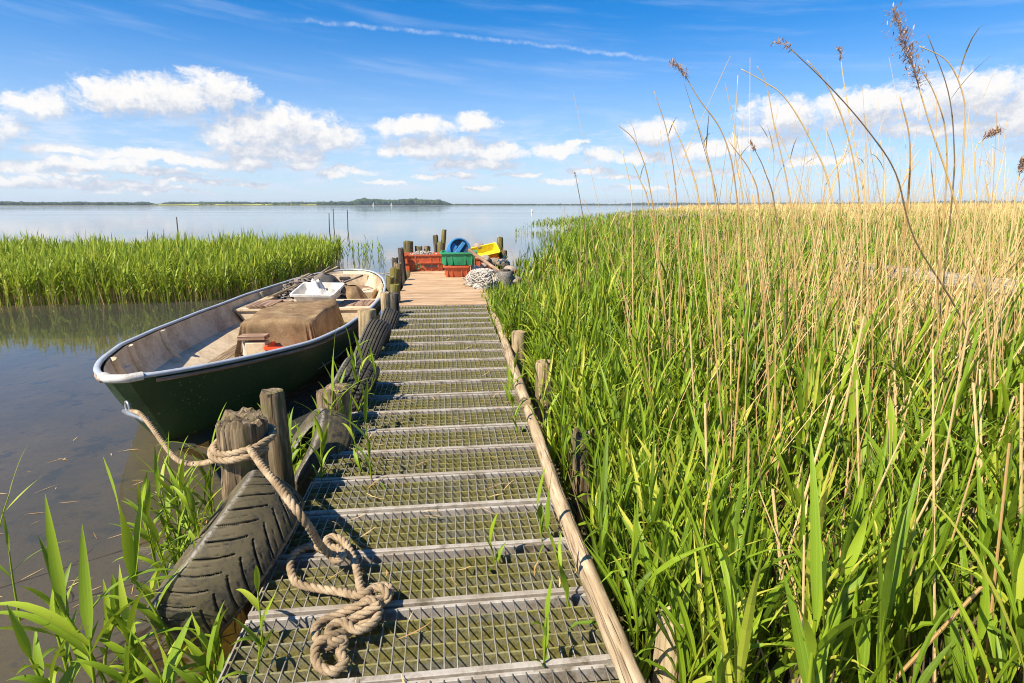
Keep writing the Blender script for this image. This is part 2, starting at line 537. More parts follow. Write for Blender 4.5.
grp.interface.new_socket('F', in_out='OUTPUT', socket_type='NodeSocketFloat')
G = NT(grp)
gi = G.n('NodeGroupInput'); go = G.n('NodeGroupOutput')
P0 = gi.outputs[0]
wp = G.noise(P0, 24., 5, .62, 'Color')
P1 = G.vmath('ADD', P0, G.vmath('MULTIPLY', G.vmath('SUBTRACT', wp, (.5, .5, .5)), (.045, .034, 0)))
acc = None
for (x, y, rx, ry) in CLOUDS:
    a0, e0 = azel(x, y)
    sx_, sy_ = FPX / rx * 1.08, FPX / ry * 1.08
    u = G.vmath('MULTIPLY_ADD', P1, (sx_, sy_, 0), (-a0 * sx_, -e0 * sy_, 0))
    dd = G.vmath('DOT_PRODUCT', u, u)
    acc = dd if acc is None else G.math('SMOOTH_MIN', acc, dd, .16)
fine = G.noise(G.vmath('MULTIPLY', P1, (1, 1.25, 1)), 40., 9, .70)
fld = G.math('ADD', G.math('SUBTRACT', 1.0, acc), G.math('MULTIPLY', G.math('SUBTRACT', fine, .5), 2.4))
G.link(fld, go.inputs[0])

dirv = W.n('ShaderNodeTexCoord').outputs['Generated']
sxyz = W.n('ShaderNodeSeparateXYZ', ins={0: dirv})
az = W.math('ARCTAN2', sxyz.outputs[0], sxyz.outputs[1])
el = W.math('ARCSINE', sxyz.outputs[2])
pv = W.n('ShaderNodeCombineXYZ', ins={'X': az, 'Y': el}).outputs[0]
g1 = W.n('ShaderNodeGroup'); g1.node_tree = grp; W.link(pv, g1.inputs[0])
g2 = W.n('ShaderNodeGroup'); g2.node_tree = grp; W.link(W.vmath('ADD', pv, (-.012, .026, 0)), g2.inputs[0])
F1, F2 = g1.outputs[0], g2.outputs[0]
alpha = W.maprange(F1, .06, .86)
# thick cloud between us and the sun greys the base
lit = W.math('ADD', W.math('SUBTRACT', F1, F2), W.math('MULTIPLY', W.noise(pv, 34., 8, .68), .9))
lit = W.maprange(lit, -.25, 1.35)
ccol = W.mix(lit, (4.1, 4.55, 5.5), (7.25, 7.15, 7.05))
# veil of small broken cloud towards the horizon
veil = W.noise(W.vmath('MULTIPLY', pv, (1, 4.5, 1)), 13., 7, .66)
veil = W.math('MULTIPLY', W.maprange(veil, .42, .68), W.math('MULTIPLY', W.maprange(el, .17, .06), W.maprange(el, -.01, .03)))
# cirrus streaks high up and one old contrail
cir = W.noise(W.vmath('MULTIPLY', W.vmath('ADD', pv, W.n('ShaderNodeCombineXYZ', ins={'Y': W.math('MULTIPLY', az, .10)}).outputs[0]), (1.4, 15, 1)), 2.4, 6, .6)
cir = W.math('MULTIPLY', W.maprange(cir, .46, .80), .20)
(a1, e1), (a2, e2) = azel(270, 18), azel(720, 70)
(a3, e3) = azel(500, 40)
um = (a3 - a1) / (a2 - a1)
bow = (e3 - (e1 + (e2 - e1) * um)) / (um * (1 - um))
uu = W.math('DIVIDE', W.math('SUBTRACT', az, a1), a2 - a1)
ec = W.math('ADD', W.math('MULTIPLY_ADD', uu, e2 - e1, e1), W.math('MULTIPLY', W.math('MULTIPLY', uu, W.math('SUBTRACT', 1., uu)), bow))
wob = W.math('MULTIPLY', W.math('SUBTRACT', W.noise(W.vmath('MULTIPLY', pv, (1, .5, 1)), 30., 5, .65), .5), .016)
dist = W.math('ABSOLUTE', W.math('ADD', W.math('SUBTRACT', el, ec), wob))
con = W.math('MULTIPLY', W.maprange(dist, .0048, .0002), W.math('MULTIPLY', W.maprange(uu, -.02, .12), W.maprange(uu, 1.05, .8)))
con = W.math('MULTIPLY', con, W.maprange(W.noise(pv, 42., 5, .7), .35, .75, .06, .42))
base = sky.outputs[0]
base = W.n('ShaderNodeHueSaturation', ins={'Saturation': 1.25, 'Value': 1.0, 'Color': W.mix(1.0, base, (.79, .965, 1.16), 'MULTIPLY')}).outputs[0]
base = W.mix(W.math('MAXIMUM', W.math('MULTIPLY', cir, W.maprange(el, .02, .2)), con), base, (6.6, 7.0, 7.6))
base = W.mix(W.math('MULTIPLY', veil, .85), base, (6.3, 6.7, 7.3))
hz = W.math('MULTIPLY', W.maprange(el, .30, .0), .60)
base = W.mix(hz, base, (4.9, 5.6, 7.0))
skyc = W.mix(alpha, base, ccol)
bg = W.n('ShaderNodeBackground', ins={'Color': skyc, 'Strength': .078})
W.link(bg.outputs[0], W.n('ShaderNodeOutputWorld').inputs[0])

# ------------------------------------------------------------------ setting: water, bed, banks, far shore
BIG = 9000.0


def watermat():
    m, t = newmat('lake_water')
    o = t.n('ShaderNodeTexCoord').outputs['Object']
    n1 = t.noise(t.vmath('MULTIPLY', o, (1.0, 1.6, 1)), 1.1, 3, .5)
    n2 = t.noise(t.vmath('MULTIPLY', o, (1.0, 2.2, 1)), 6.5, 3, .5)
    n3 = t.noise(o, .13, 3, .5)
    n4 = t.noise(t.vmath('MULTIPLY', o, (.35, 1.2, 1)), .012, 4, .6)
    h = t.math('ADD', t.math('MULTIPLY', n1, .75), t.math('MULTIPLY', n2, .16))
    amp = t.maprange(n3, .3, .7, .35, 1.)
    b = t.n('ShaderNodeBump', ins={'Strength': .24, 'Distance': .022, 'Height': t.math('MULTIPLY', h, amp)})
    fr = t.n('ShaderNodeFresnel', ins={'IOR': 1.333, 'Normal': b.outputs[0]})
    rg = t.maprange(n4, .42, .62, .025, .10)
    gl = t.n('ShaderNodeBsdfGlossy', ins={'Color': (1, 1, 1, 1), 'Roughness': rg, 'Normal': b.outputs[0]})
    tr = t.n('ShaderNodeBsdfTransparent', ins={'Color': (.68, .62, .38, 1)})
    silt = t.n('ShaderNodeBsdfDiffuse', ins={'Color': (.105, .105, .085, 1)})
    body = t.n('ShaderNodeMixShader', ins={0: .38, 1: tr.outputs[0], 2: silt.outputs[0]})
    mx = t.n('ShaderNodeMixShader', ins={0: fr.outputs[0], 1: body.outputs[0], 2: gl.outputs[0]})
    t.link(mx.outputs[0], t.n('ShaderNodeOutputMaterial').inputs[0])
    return m


def bedmat():
    m, t = newmat('lake_bed_silt')
    o = t.n('ShaderNodeTexCoord').outputs['Object']
    n1 = t.noise(o, 1.1, 5, .6); n2 = t.noise(o, 14, 5, .65); n3 = t.noise(o, 3.5, 4, .7)
    c = t.ramp(n1, [(.3, (.14, .105, .03)), (.5, (.23, .17, .055)), (.7, (.32, .245, .095))])
    c = t.mix(t.maprange(n3, .55, .68), c, (.07, .065, .025))
    c = t.mix(t.maprange(n2, .5, .75, 0, .5), c, (.10, .075, .035))
    finish(t, c, .95, n2, .6, .03, spec=.1)
    return m


def mudmat():
    m, t = newmat('muddy_bank')
    o = t.n('ShaderNodeTexCoord').outputs['Object']
    n1 = t.noise(o, 2., 5, .6); n2 = t.noise(o, 25, 5, .65)
    c = t.ramp(n1, [(.3, (.05, .038, .02)), (.6, (.10, .075, .04)), (.8, (.08, .08, .03))])
    c = t.mix(t.maprange(n2, .5, .7, 0, .7), c, (.19, .14, .075))
    finish(t, c, .9, n2, .7, .03, spec=.2)
    return m


M['water'], M['bed'], M['mud'] = watermat(), bedmat(), mudmat()
# lake bed: shallow by the jetty, deeper further out
xs = np.concatenate([[-BIG, -600, -120], np.arange(-40, 41, 1.0), [120, 600, BIG]])
ys = np.concatenate([[-BIG, -600, -100], np.arange(-20, 61, 1.0), [120, 600, BIG]])
X, Y = np.meshgrid(xs, ys)
dd = np.clip(Y - 9, 0, None) * .04 + np.clip(-X - 4.5, 0, None) * .05
Z = -.45 - np.clip(dd, 0, 3.5) + .05 * np.sin(X * 1.7 + Y) * np.cos(Y * 1.3)
tag(MB().grid(np.stack([X, Y, Z], -1)).build('lake_bed', M['bed'], smooth=True), kind='structure')
w = MB(); w.add([[-BIG, -BIG, 0], [BIG, -BIG, 0], [BIG, BIG, 0], [-BIG, BIG, 0]], [[0, 1, 2, 3]])
tag(w.build('lake', M['water']), kind='structure')

# right-hand reed bank outline (plan view), lake side first
ja = J(0, TR + .16, 0); jb = J(12.2, TR + .16, 0)
BANK = np.array([J(-6, TR + .14, 0)[:2], ja[:2], J(6.5, TR + .10, 0)[:2], J(8.2, TR + .10, 0)[:2], J(10.2, TR + .22, 0)[:2], (-.15, 10.9), (.45, 10.9), (.95, 12.6), (1.7, 17), (2.7, 23), (3.3, 28), (2.3, 33), (1.1, 37), (1.6, 41), (4.5, 47), (9, 55), (14, 66), (22, 95), (40, 150), (70, 230), (420, 260), (420, -6)])


def inside(poly, x, y):
    c = np.zeros(len(x), bool); n = len(poly); j = n - 1
    for i in range(n):
        xi, yi = poly[i]; xj, yj = poly[j]
        m_ = ((yi > y) != (yj > y)) & (x < (xj - xi) * (y - yi) / (yj - yi + 1e-12) + xi)
        c ^= m_; j = i
    return c


bm = MB()
MUD = BANK.copy()
for i_, (x_, y_) in enumerate(MUD):
    if 10.5 < y_ < 300: MUD[i_] = (x_ + 1.2 + y_ * .03, y_ - .4)
n = len(MUD)
cxy = np.array([60., 60.])
top = np.c_[MUD, np.full(n, .035)]
bot = np.c_[MUD, np.full(n, -.7)]
import bmesh
b2 = bmesh.new()
tv = [b2.verts.new(p) for p in top]; bv = [b2.verts.new(p) for p in bot]
f_ = b2.faces.new(tv)
if f_.normal.z < 0: f_.normal_flip()
for i in range(n):
    b2.faces.new([tv[i], tv[(i + 1) % n], bv[(i + 1) % n], bv[i]])
bmesh.ops.triangulate(b2, faces=[f_])
me = bpy.data.meshes.new('reed_bank'); b2.to_mesh(me); b2.free(); me.materials.append(M['mud'])
o = bpy.data.objects.new('reed_bank', me); COL.objects.link(o); tag(o, kind='structure')

# far shore
def landmat(name, c1, c2):
    m, t = newmat(name)
    o = t.n('ShaderNodeTexCoord').outputs['Object']
    c = t.mix(t.maprange(t.noise(o, .02, 4, .6), .4, .6), c1, c2)
    finish(t, c, .95, spec=.1)
    return m


M['land'] = landmat('shore_meadow', (.10, .12, .04), (.20, .19, .09))
M['rape'] = landmat('yellow_rape_field', (.62, .52, .03), (.50, .46, .05))
M['wood_far'] = landmat('far_foliage', (.030, .055, .016), (.055, .085, .022))


def shore_pt(px, dist):
    a = math.atan2((px - CX) / FPX, cp + (CY - HOR) / FPX * sp)
    return np.array([math.sin(a) * dist, math.cos(a) * dist, 0])


land = MB()
pxs = np.arange(-700, 1750, 10.)
front, mid, back = [], [], []
def sdist(px): return np.interp(px, [-700, 0, 150, 340, 460, 640, 760, 1100, 1700], [1500, 2100, 2500, 2450, 2600, 4200, 5200, 5200, 4000])
for px in pxs:
    d0 = sdist(px) + 30 * math.sin(px * .05)
    front.append(shore_pt(px, d0) + [0, 0, -1]); mid.append(shore_pt(px, d0 + 25) + [0, 0, 1.2]); back.append(shore_pt(px, d0 + 900) + [0, 0, 5.5])
land.grid(np.array([front, mid, back]))
tag(land.build('far_shore', M['land'], smooth=True), kind='structure')
fld_ = MB()
pxs = np.arange(150, 340, 5.)
fa = [shore_pt(p, sdist(p) + 60) + [0, 0, 2.4] for p in pxs]; fb = [shore_pt(p, sdist(p) + 330) + [0, 0, 5.2 + .8 * math.sin(p * .1)] for p in pxs]
fld_.grid(np.array([fa, fb])); tag(fld_.build('rape_field', M['rape'], smooth=True), kind='structure')

# far wood: many small crowns
ico = bmesh.new(); bmesh.ops.create_icosphere(ico, subdivisions=1, radius=1)
iv = np.array([v.co[:] for v in ico.verts]); iff = np.array([[v.index for v in f.verts] for f in ico.faces]); ico.free()


def far_wood(name, spans, label):
    mb = MB()
    for (x0, x1, off, hmin, hmax, dens) in spans:
        k = int((x1 - x0) * dens)
        for _ in range(k):
            px = random.uniform(x0, x1); d0 = sdist(px) + off + random.uniform(0, 160)
            e = min(1, (px - x0) / 12, (x1 - px) / 12) if x1 - x0 > 30 else 1
            hh = (hmin + (hmax - hmin) * (.5 + .5 * mnoise.noise(Vector((px * .045, x0, 0))))) * (.75 + .35 * random.random()) * (.45 + .55 * max(e, 0)) * d0 / 2500
            rr = hh * random.uniform(.35, .6) * 1.2
            p = shore_pt(px, d0)
            v = iv * [rr, rr, hh * .5] * (1 + .22 * rng.normal(size=(len(iv), 1))) + p + [0, 0, 1 + hh * .5]
            mb.add(v, iff)
    return tag(mb.build(name, M['wood_far'], smooth=False), label, 'woodland', kind='stuff')


far_wood('far_wood', [(-500, 158, 120, 8, 14, 5), (158, 345, 420, 9, 16, 5), (345, 450, 110, 15, 29, 8), (200, 215, 100, 8, 13, 2), (262, 300, 100, 8, 13, 1), (318, 334, 60, 12, 17, 4), (440, 660, 140, 5, 8, 4), (620, 1500, 300, 8, 13, 3.5), (330, 360, 100, 12, 17, 4), (920, 1024, 100, 10, 17, 4)], 'dark green far wooded shore across the lake')

# ------------------------------------------------------------------ reeds


def leaf_strips(mb, base, az, el, ln, wd, droop, nseg, rnd, fold=True, twist=None):
    """vectorised grass blades. every arg is an array of length N"""
    N = len(base)
    t = np.linspace(0, 1, nseg + 1)
    e = el[:, None] - droop[:, None] * t[None] ** 1.6
    if twist is None: twist = np.zeros(N)
    azt = az[:, None] + twist[:, None] * t[None]
    dx = np.cos(e) * np.sin(azt); dy = np.cos(e) * np.cos(azt); dz = np.sin(e)
    step = (ln / nseg)[:, None]
    def cum(d):
        m_ = .5 * (d[:, 1:] + d[:, :-1]) * step
        return np.concatenate([np.zeros((N, 1)), np.cumsum(m_, 1)], 1)
    P = np.stack([cum(dx), cum(dy), cum(dz)], -1) + base[:, None, :]
    prof = np.minimum(1, .35 + 2.6 * t) * np.clip(1 - t ** 2.2, 0.02, 1) ** .9
    w_ = wd[:, None] * prof[None]
    ta = azt + twist[:, None] * t[None] * 2
    S = np.stack([np.cos(ta), -np.sin(ta), np.zeros_like(ta)], -1)
    Nn = np.stack([-np.sin(e) * np.sin(azt), -np.sin(e) * np.cos(azt), np.cos(e)], -1)
    m = nseg + 1
    along = ln[:, None] * t[None]
    r3 = np.broadcast_to(rnd[:, None], (N, m))
    if fold:
        V = np.stack([P - S * w_[..., None] * .5 + Nn * w_[..., None] * .16, P, P + S * w_[..., None] * .5 + Nn * w_[..., None] * .16], 2)
        Gg = np.stack([np.stack([np.full((N, m), a_), along, r3], -1) for a_ in (-1., 0., 1.)], 2)
        c = 3
    else:
        V = np.stack([P - S * w_[..., None] * .5, P + S * w_[..., None] * .5], 2)
        Gg = np.stack([np.stack([np.full((N, m), a_), along, r3], -1) for a_ in (-1., 1.)], 2)
        c = 2
    I = np.arange(N * m * c).reshape(N, m, c)
    q = np.stack([I[:, :-1, :-1], I[:, :-1, 1:], I[:, 1:, 1:], I[:, 1:, :-1]], -1).reshape(-1, 4)
    mb.add(V.reshape(-1, 3), q, Gg.reshape(-1, 3))
    return P


def stems(mb, base, top, rad, rnd, nseg=3, bow=None, sides=3, tipr=.45):
    N = len(base)
    t = np.linspace(0, 1, nseg + 1)
    P = base[:, None] + (top - base)[:, None] * t[None, :, None]
    if bow is not None: P = P + bow[:, None] * (t * (1 - t) * 4)[None, :, None]
    a = np.arange(sides) * 2 * PI / sides
    rr = rad[:, None] * (1 - (1 - tipr) * t[None])
    V = P[:, :, None] + rr[:, :, None, None] * np.stack([np.cos(a), np.sin(a), 0 * a], -1)[None, None]
    I = np.arange(N * (nseg + 1) * sides).reshape(N, nseg + 1, sides); I2 = np.roll(I, -1, 2)
    q = np.stack([I[:, :-1], I2[:, :-1], I2[:, 1:], I[:, 1:]], -1).reshape(-1, 4)
    ln = np.linalg.norm(top - base, axis=1)
    Gg = np.stack([np.broadcast_to(np.cos(a)[None, None], I.shape), np.broadcast_to((ln[:, None] * t[None])[:, :, None], I.shape), np.broadcast_to(rnd[:, None, None], I.shape)], -1)
    mb.add(V.reshape(-1, 3), q, Gg.reshape(-1, 3))
    return P


def reeds(mb, xy, h, nl, nseg, wmul=1.0, lmul=1.0, z0=0., stem=True, sides=3, fold=True, minfrac=.28, smb=None):
    """a stand of green reeds: stems with leaves set alternately up them"""
    N = len(xy)
    if N == 0: return
    la, lm = rng.uniform(0, 2 * PI, N), np.abs(rng.normal(0, .09, N)) * h
    base = np.c_[xy, np.full(N, z0)]
    top = base + np.c_[np.sin(la) * lm, np.cos(la) * lm, h * rng.uniform(.72, .86, N)]
    rnd = rng.uniform(0, 1, N)
    bow = np.c_[rng.normal(0, .02, (N, 2)) * h[:, None], np.zeros(N)]
    if stem: stems(smb if smb is not None else mb, base, top, np.full(N, .0050) * wmul, np.clip(rnd * .4 + .6, 0, .97), 3, bow, sides)
    paz = rng.uniform(0, PI, N)
    for k in range(nl):
        f = minfrac + (1 - minfrac) * (k + rng.uniform(-.3, .3, N)) / max(1, nl - 1)
        f = np.clip(f, .12, 1)
        p = base + (top - base) * f[:, None] + bow * (f * (1 - f) * 4)[:, None]
        last = f > .9
        a_ = paz + (k % 2) * PI + rng.normal(0, .35, N)
        e = np.where(last, rng.uniform(1.3, 1.55, N), rng.uniform(1.02, 1.46, N))
        L = h * rng.uniform(.26, .46, N) * lmul * np.where(last, .85, 1)
        wd = rng.uniform(.014, .027, N) * wmul * np.where(last, .7, 1)
        dr = np.where(rng.random(N) < .2, rng.uniform(1.2, 2.4, N), rng.uniform(.05, .75, N)) * np.where(last, .5, 1)
        leaf_strips(mb, p, a_, e, L, wd, dr, nseg, np.clip(rnd + rng.normal(0, .17, N), .01, .985), fold, rng.normal(0, .5, N))


def scatter(poly, n, ymin, ymax, xlim=None, margin=1.15):
    """n random points inside poly, inside the camera's view wedge (with a margin) and a y range"""
    out = []
    got = 0
    while got < n:
        k = n * 3
        y = rng.uniform(ymin, ymax, k)
        x = rng.uniform(-1.05, 1.05, k) * (y * .98 + .9) * margin
        # uniform by area: weight by wedge width
        keep = rng.random(k) < (y * .98 + .9) / (ymax * .98 + .9)
        keep &= inside(poly, x, y)
        if xlim: keep &= (x > xlim[0]) & (x < xlim[1])
        p = np.c_[x, y][keep]; out.append(p); got += len(p)
    return np.concatenate(out)[:n]


def hfield(x, y):
    """green height: lower against the jetty, uneven"""
    t_ = x * JR[0] + y * JR[1] - TR
    s_ = x * JD[0] + y * JD[1]
    far_ = np.clip((s_ - 4.5) / 2.5, 0, 1) * np.clip(1.6 - t_, 0, 1)
    h = (.68 + .27 * np.clip(t_ / 1.4, 0, 1)) * (1 - .40 * far_)
    h = h * np.where((x / y > .5) & (y > 2.6) & (y < 5.6), .84, 1)
    h = h * (1 + .10 * np.sin(x * 2.1 + y * 1.3) + .08 * np.sin(y * 3.1 - x))
    return h


# --- near stand (0.7-7 m): dense, folded blades
xy = scatter(BANK, 3500, .55, 7.0)
xy = xy[(xy[:, 1] > 1.05) | (xy[:, 0] > .95)]
ex_ = np.array([J(a_, TR + b_, 0)[:2] for a_, b_ in zip(rng.uniform(1.15, 8, 950), rng.uniform(.05, .60, 950))])
xy = np.vstack([xy, ex_])
def clear_of_posts(xy):
    k = np.ones(len(xy), bool)
    for px, py, Y in ((545, 361, 3.62), (519, 331, 4.6), (673, 614, 1.36), (583, 432, 2.5)):
        pp = PY(px, py, Y); ux = pp[0] / pp[1]
        k &= ~((np.abs(xy[:, 0] / xy[:, 1] - ux) < .028) & (xy[:, 1] < Y + .10) & (xy[:, 1] > Y - .75))
    return k


xy = xy[clear_of_posts(xy)]
mb, sm = MB(), MB()
reeds(mb, xy, hfield(xy[:, 0], xy[:, 1]) * rng.uniform(.62, 1.12, len(xy)), 7, 5, 1.05, 1.15, .02, minfrac=.34)
tag(mb.build('reed_stand', M['reed'], smooth=False), 'dense fresh green reeds growing right along the jetty', 'reeds', kind='stuff')
# --- middle (7-18 m)
xy = scatter(BANK, 7500, 7.0, 18.0)
mb = MB()
reeds(mb, xy, hfield(xy[:, 0], xy[:, 1]) * rng.uniform(.7, 1.08, len(xy)), 6, 3, 1.35, 1.15, .02, fold=False)
tag(mb.build('reed_stand', M['reed']), 'green reeds of the middle field right of the jetty end', 'reeds', kind='stuff')
# --- far (18-75 m)
xy = scatter(BANK, 11000, 18.0, 75.0)
mb = MB()
reeds(mb, xy, rng.uniform(.72, 1.08, len(xy)) * np.interp(xy[:, 0] / xy[:, 1], [.03, .12, .22], [.55, .75, 1]), 5, 2, 3.0, 1.25, .02, stem=False, fold=False, minfrac=.3)
tag(mb.build('reed_field', M['reed_far']), 'far green reed field reaching towards the lake shore', 'reeds', kind='stuff')
# --- golden old reeds beyond
poly = np.array([(10, 46), (11.5, 34), (15, 27), (24, 23), (60, 20), (170, 30), (300, 230), (80, 230), (26, 100), (15, 66)])
xy = np.vstack([scatter(poly, 15000, 30, 200), scatter(poly, 1300, 20, 36)])
mb = MB()
N = len(xy)
clump = 1 + .10 * np.sin(xy[:, 0] * 1.9 + xy[:, 1] * .7) * np.sin(xy[:, 0] * .53 - xy[:, 1] * .31) + rng.normal(0, .06, N)
h = clump * np.interp(xy[:, 1], [15, 30, 45, 60], [1.0, 1.22, 1.5, 1.75]) * rng.uniform(.82, 1.18, N) * (1 + .07 * np.sin(xy[:, 0] * .22) + .05 * np.sin(xy[:, 0] * .9 + xy[:, 1] * .4)) * np.interp(xy[:, 0] / xy[:, 1], [.2, .45, .8], [.80, .98, 1.08])
b = np.c_[xy, np.zeros(N)]
for k in range(3):
    leaf_strips(mb, b + np.c_[rng.normal(0, .12, (N, 2)), np.zeros(N)], rng.uniform(0, 6.28, N), rng.uniform(1.3, 1.56, N), h * rng.uniform(.8, 1.05, N), rng.uniform(.06, .14, N) * xy[:, 1] / 80 + .008, rng.uniform(0, .5, N), 2, rng.uniform(0, .98, N), False)
tag(mb.build('old_reed_belt', M['dry_far']), 'golden belt of last year\'s dry reeds along the horizon', 'reeds', kind='stuff')

# --- dry stalks mixed through the green, near and mid
mb = MB()
for (cnt, y0, y1, rad, hm) in ((1000, 1.2, 7.0, .0030, 1.2), (480, 5.0, 15.0, .0036, 1.12), (500, 14., 60., .009, 1.15)):
    xy = scatter(BANK, cnt, y0, y1)
    t_ = xy[:, 0] * JR[0] + xy[:, 1] * JR[1] - TR
    keep = rng.random(len(xy)) < np.interp(t_, [0, .8, 2.2], [.12, .5, 1])
    # patchy: dry clumps
    keep &= rng.random(len(xy)) < .25 + .75 * (np.sin(xy[:, 0] * 1.3 + 1) * np.cos(xy[:, 1] * .9) > -.15)
    xy = xy[keep]; N = len(xy)
    h = hm * rng.uniform(.55, 1.25, N) * np.interp(t_[keep], [0, 1, 2], [.7, .9, 1.1])
    lean = rng.normal(.0, .17, (N, 2)) + [-.05, 0]
    base = np.c_[xy, np.zeros(N)]
    top = base + np.c_[lean * h[:, None], h]
    stems(mb, base, top, np.full(N, rad) * rng.uniform(.6, 1.25, N), rng.uniform(0, .98, N), 4, np.c_[rng.normal(0, .05, (N, 2)), np.zeros(N)], 4, .5)
    # torn dry leaves
    f = rng.uniform(.3, .95, N); p = base + (top - base) * f[:, None]
    leaf_strips(mb, p, rng.uniform(0, 6.28, N), rng.uniform(.5, 1.4, N), rng.uniform(.10, .28, N), rad * rng.uniform(1.2, 2.6, N), rng.uniform(0, 2, N), 3, rng.uniform(0, .98, N), False)
# the tallest dead stalks, standing clear of the green against the sky
xy = scatter(BANK, 1050, 2.4, 9.0)
q_ = xy[:, 0] / xy[:, 1]
xy = xy[(q_ > .17 + rng.uniform(0, .30, len(xy)))]; N = len(xy)
h = rng.uniform(1.35, 2.05, N) * np.interp(xy[:, 0] / xy[:, 1], [.2, .5, .9], [.9, 1.0, 1.0])
lean = rng.normal(0, .13, (N, 2)) + [-.07, 0]
base = np.c_[xy, np.zeros(N)]
stems(mb, base, base + np.c_[lean * h[:, None], h], rng.uniform(.0022, .0042, N), rng.uniform(.25, .85, N), 5, np.c_[rng.normal(0, .07, (N, 2)), np.zeros(N)], 4, .35)
xy = scatter(BANK, 900, 2.2, 7.0); xy = xy[xy[:, 0] / xy[:, 1] > .26 + rng.uniform(0, .3, len(xy))][:300]; N = len(xy)
h = rng.uniform(1.65, 2.25, N); lean = rng.normal(0, .12, (N, 2)) + [-.08, 0]
base = np.c_[xy, np.zeros(N)]; top = base + np.c_[lean * h[:, None], h]
stems(mb, base, top, rng.uniform(.0016, .0030, N), rng.uniform(.3, .8, N), 6, np.c_[rng.normal(0, .10, (N, 2)), np.zeros(N)], 4, .3)
leaf_strips(mb, base + (top - base) * rng.uniform(.6, .92, N)[:, None], rng.uniform(0, 6.28, N), rng.uniform(.6, 1.3, N), rng.uniform(.08, .22, N), rng.uniform(.003, .006, N), rng.uniform(.2, 2.2, N), 4, rng.uniform(.2, .9, N), False)
# stout orange-tan canes low in the near stand
xy = scatter(BANK, 260, 1.1, 4.0); xy = xy[xy[:, 0] > .55 + .1 * xy[:, 1]]; N = len(xy); h = rng.uniform(.7, 1.25, N)
base = np.c_[xy, np.zeros(N)]
stems(mb, base, base + np.c_[rng.normal(0, .10, (N, 2)) * h[:, None], h], rng.uniform(.003, .0058, N), rng.uniform(.7, .98, N), 4, None, 6, .7)
# broken stalks leaning across (fallen fans)
for (cx_, cy_, cnt, a_) in ((1.3, 2.5, 30, .9), (2.1, 3.2, 55, .9), (2.6, 2.6, 25, -.9), (1.7, 4.2, 40, .7), (3.6, 5, 45, .6), (3.1, 4.0, 35, .9)):
    base = np.c_[rng.normal(cx_, .35, cnt), rng.normal(cy_, .35, cnt), np.zeros(cnt)]
    L = rng.uniform(1.0, 1.6, cnt); e = rng.uniform(.75, 1.2, cnt); aa = a_ * 1.4 + rng.normal(0, .35, cnt)
    top = base + np.c_[np.sin(aa) * np.cos(e) * L, np.cos(aa) * np.cos(e) * L * .4, np.sin(e) * L]
    stems(mb, base, top, rng.uniform(.002, .0042, cnt), rng.uniform(0, .98, cnt), 2, None, 4, .6)
tag(mb.build('dry_stalks', M['dry']), 'thin straw coloured dead stalks standing among the green reeds', 'dry reeds', kind='stuff')
# rotting bases: short brown stubble filling the foot of the stand
mb = MB()
for (cnt, y0, y1, r_) in ((3800, .7, 5, .004), (3500, 5, 12, .008)):
    xy = scatter(BANK, cnt, y0, y1); N = len(xy); h = rng.uniform(.1, .5, N)
    base = np.c_[xy, np.zeros(N)]
    stems(mb, base, base + np.c_[rng.normal(0, .22, (N, 2)) * h[:, None], h], np.full(N, r_) * rng.uniform(.6, 1.2, N), rng.uniform(0, .98, N), 1, None, 3, .8)
tag(mb.build('reed_stubble', M['litter']), 'brown rotting stubble at the foot of the reeds', 'reed stubble', kind='stuff')

# --- reed island left, across the water
ISL = np.array([(-30, 8.4), (-12, 8.7), (-7.6, 8.8), (-5.2, 9.2), (-4.5, 10.6), (-4.35, 13), (-4.5, 15.6), (-5.6, 16.3), (-8, 14.6), (-13, 13.6), (-30, 13)])
xy = scatter(ISL, 6500, 8.3, 16.5)
mb = MB()
dl = np.clip((xy[:, 1] - 8.7) / 1.2, 0, 1)
hh = rng.uniform(.70, .90, len(xy)) * (1 + .05 * np.sin(xy[:, 0] * 1.6)) * np.where(xy[:, 1] > 14, .95, 1)
sm = MB()
hh = hh * (1 + .10 * np.sin(xy[:, 0] * 3.7 + 2 * np.sin(xy[:, 1] * 2.3)) + rng.normal(0, .05, len(hh)))
reeds(mb, xy, hh, 7, 3, 1.45, 1.0, -.1, fold=False, minfrac=.36, smb=mb)
tag(mb.build('reed_island', M['reed_left']), 'bright green reed island standing in the water beyond the boat', 'reeds', kind='stuff')
xy2 = scatter(ISL, 2600, 8.3, 16.5); N = len(xy2)
h = rng.uniform(.2, .55, N); base = np.c_[xy2, np.full(N, -.1)]
stems(sm, base, base + np.c_[rng.normal(0, .1, (N, 2)) * h[:, None], h], np.full(N, .006), rng.uniform(0, .98, N), 1, None, 3, .8)
sm.build('reed_island_stalks', M['dry'])
tag(bpy.data.objects['reed_island_stalks'], 'straw brown lower stalks of the reed island at the waterline', 'reed stalks', kind='stuff')

# sparse reeds standing in open water by the island tip and far bank
mb = MB()
pts = np.array([PZ(x, y, 0)[:2] for x, y in ((352, 262), (360, 258), (366, 256), (372, 255), (356, 252), (378, 257), (546, 236), (536, 232), (529, 230), (522, 233), (516, 236), (552, 233), (540, 240))])
pts = np.repeat(pts, 4, 0) + rng.normal(0, .35, (len(pts) * 4, 2))
reeds(mb, pts, rng.uniform(.4, .75, len(pts)), 4, 3, 1.6, 1.0, -.1, fold=False)
tag(mb.build('sparse_reeds', M['reed_far']), 'sparse young reed shoots poking out of open water', 'reeds', kind='stuff')

# ------------------------------------------------------------------ single reed plants (things)


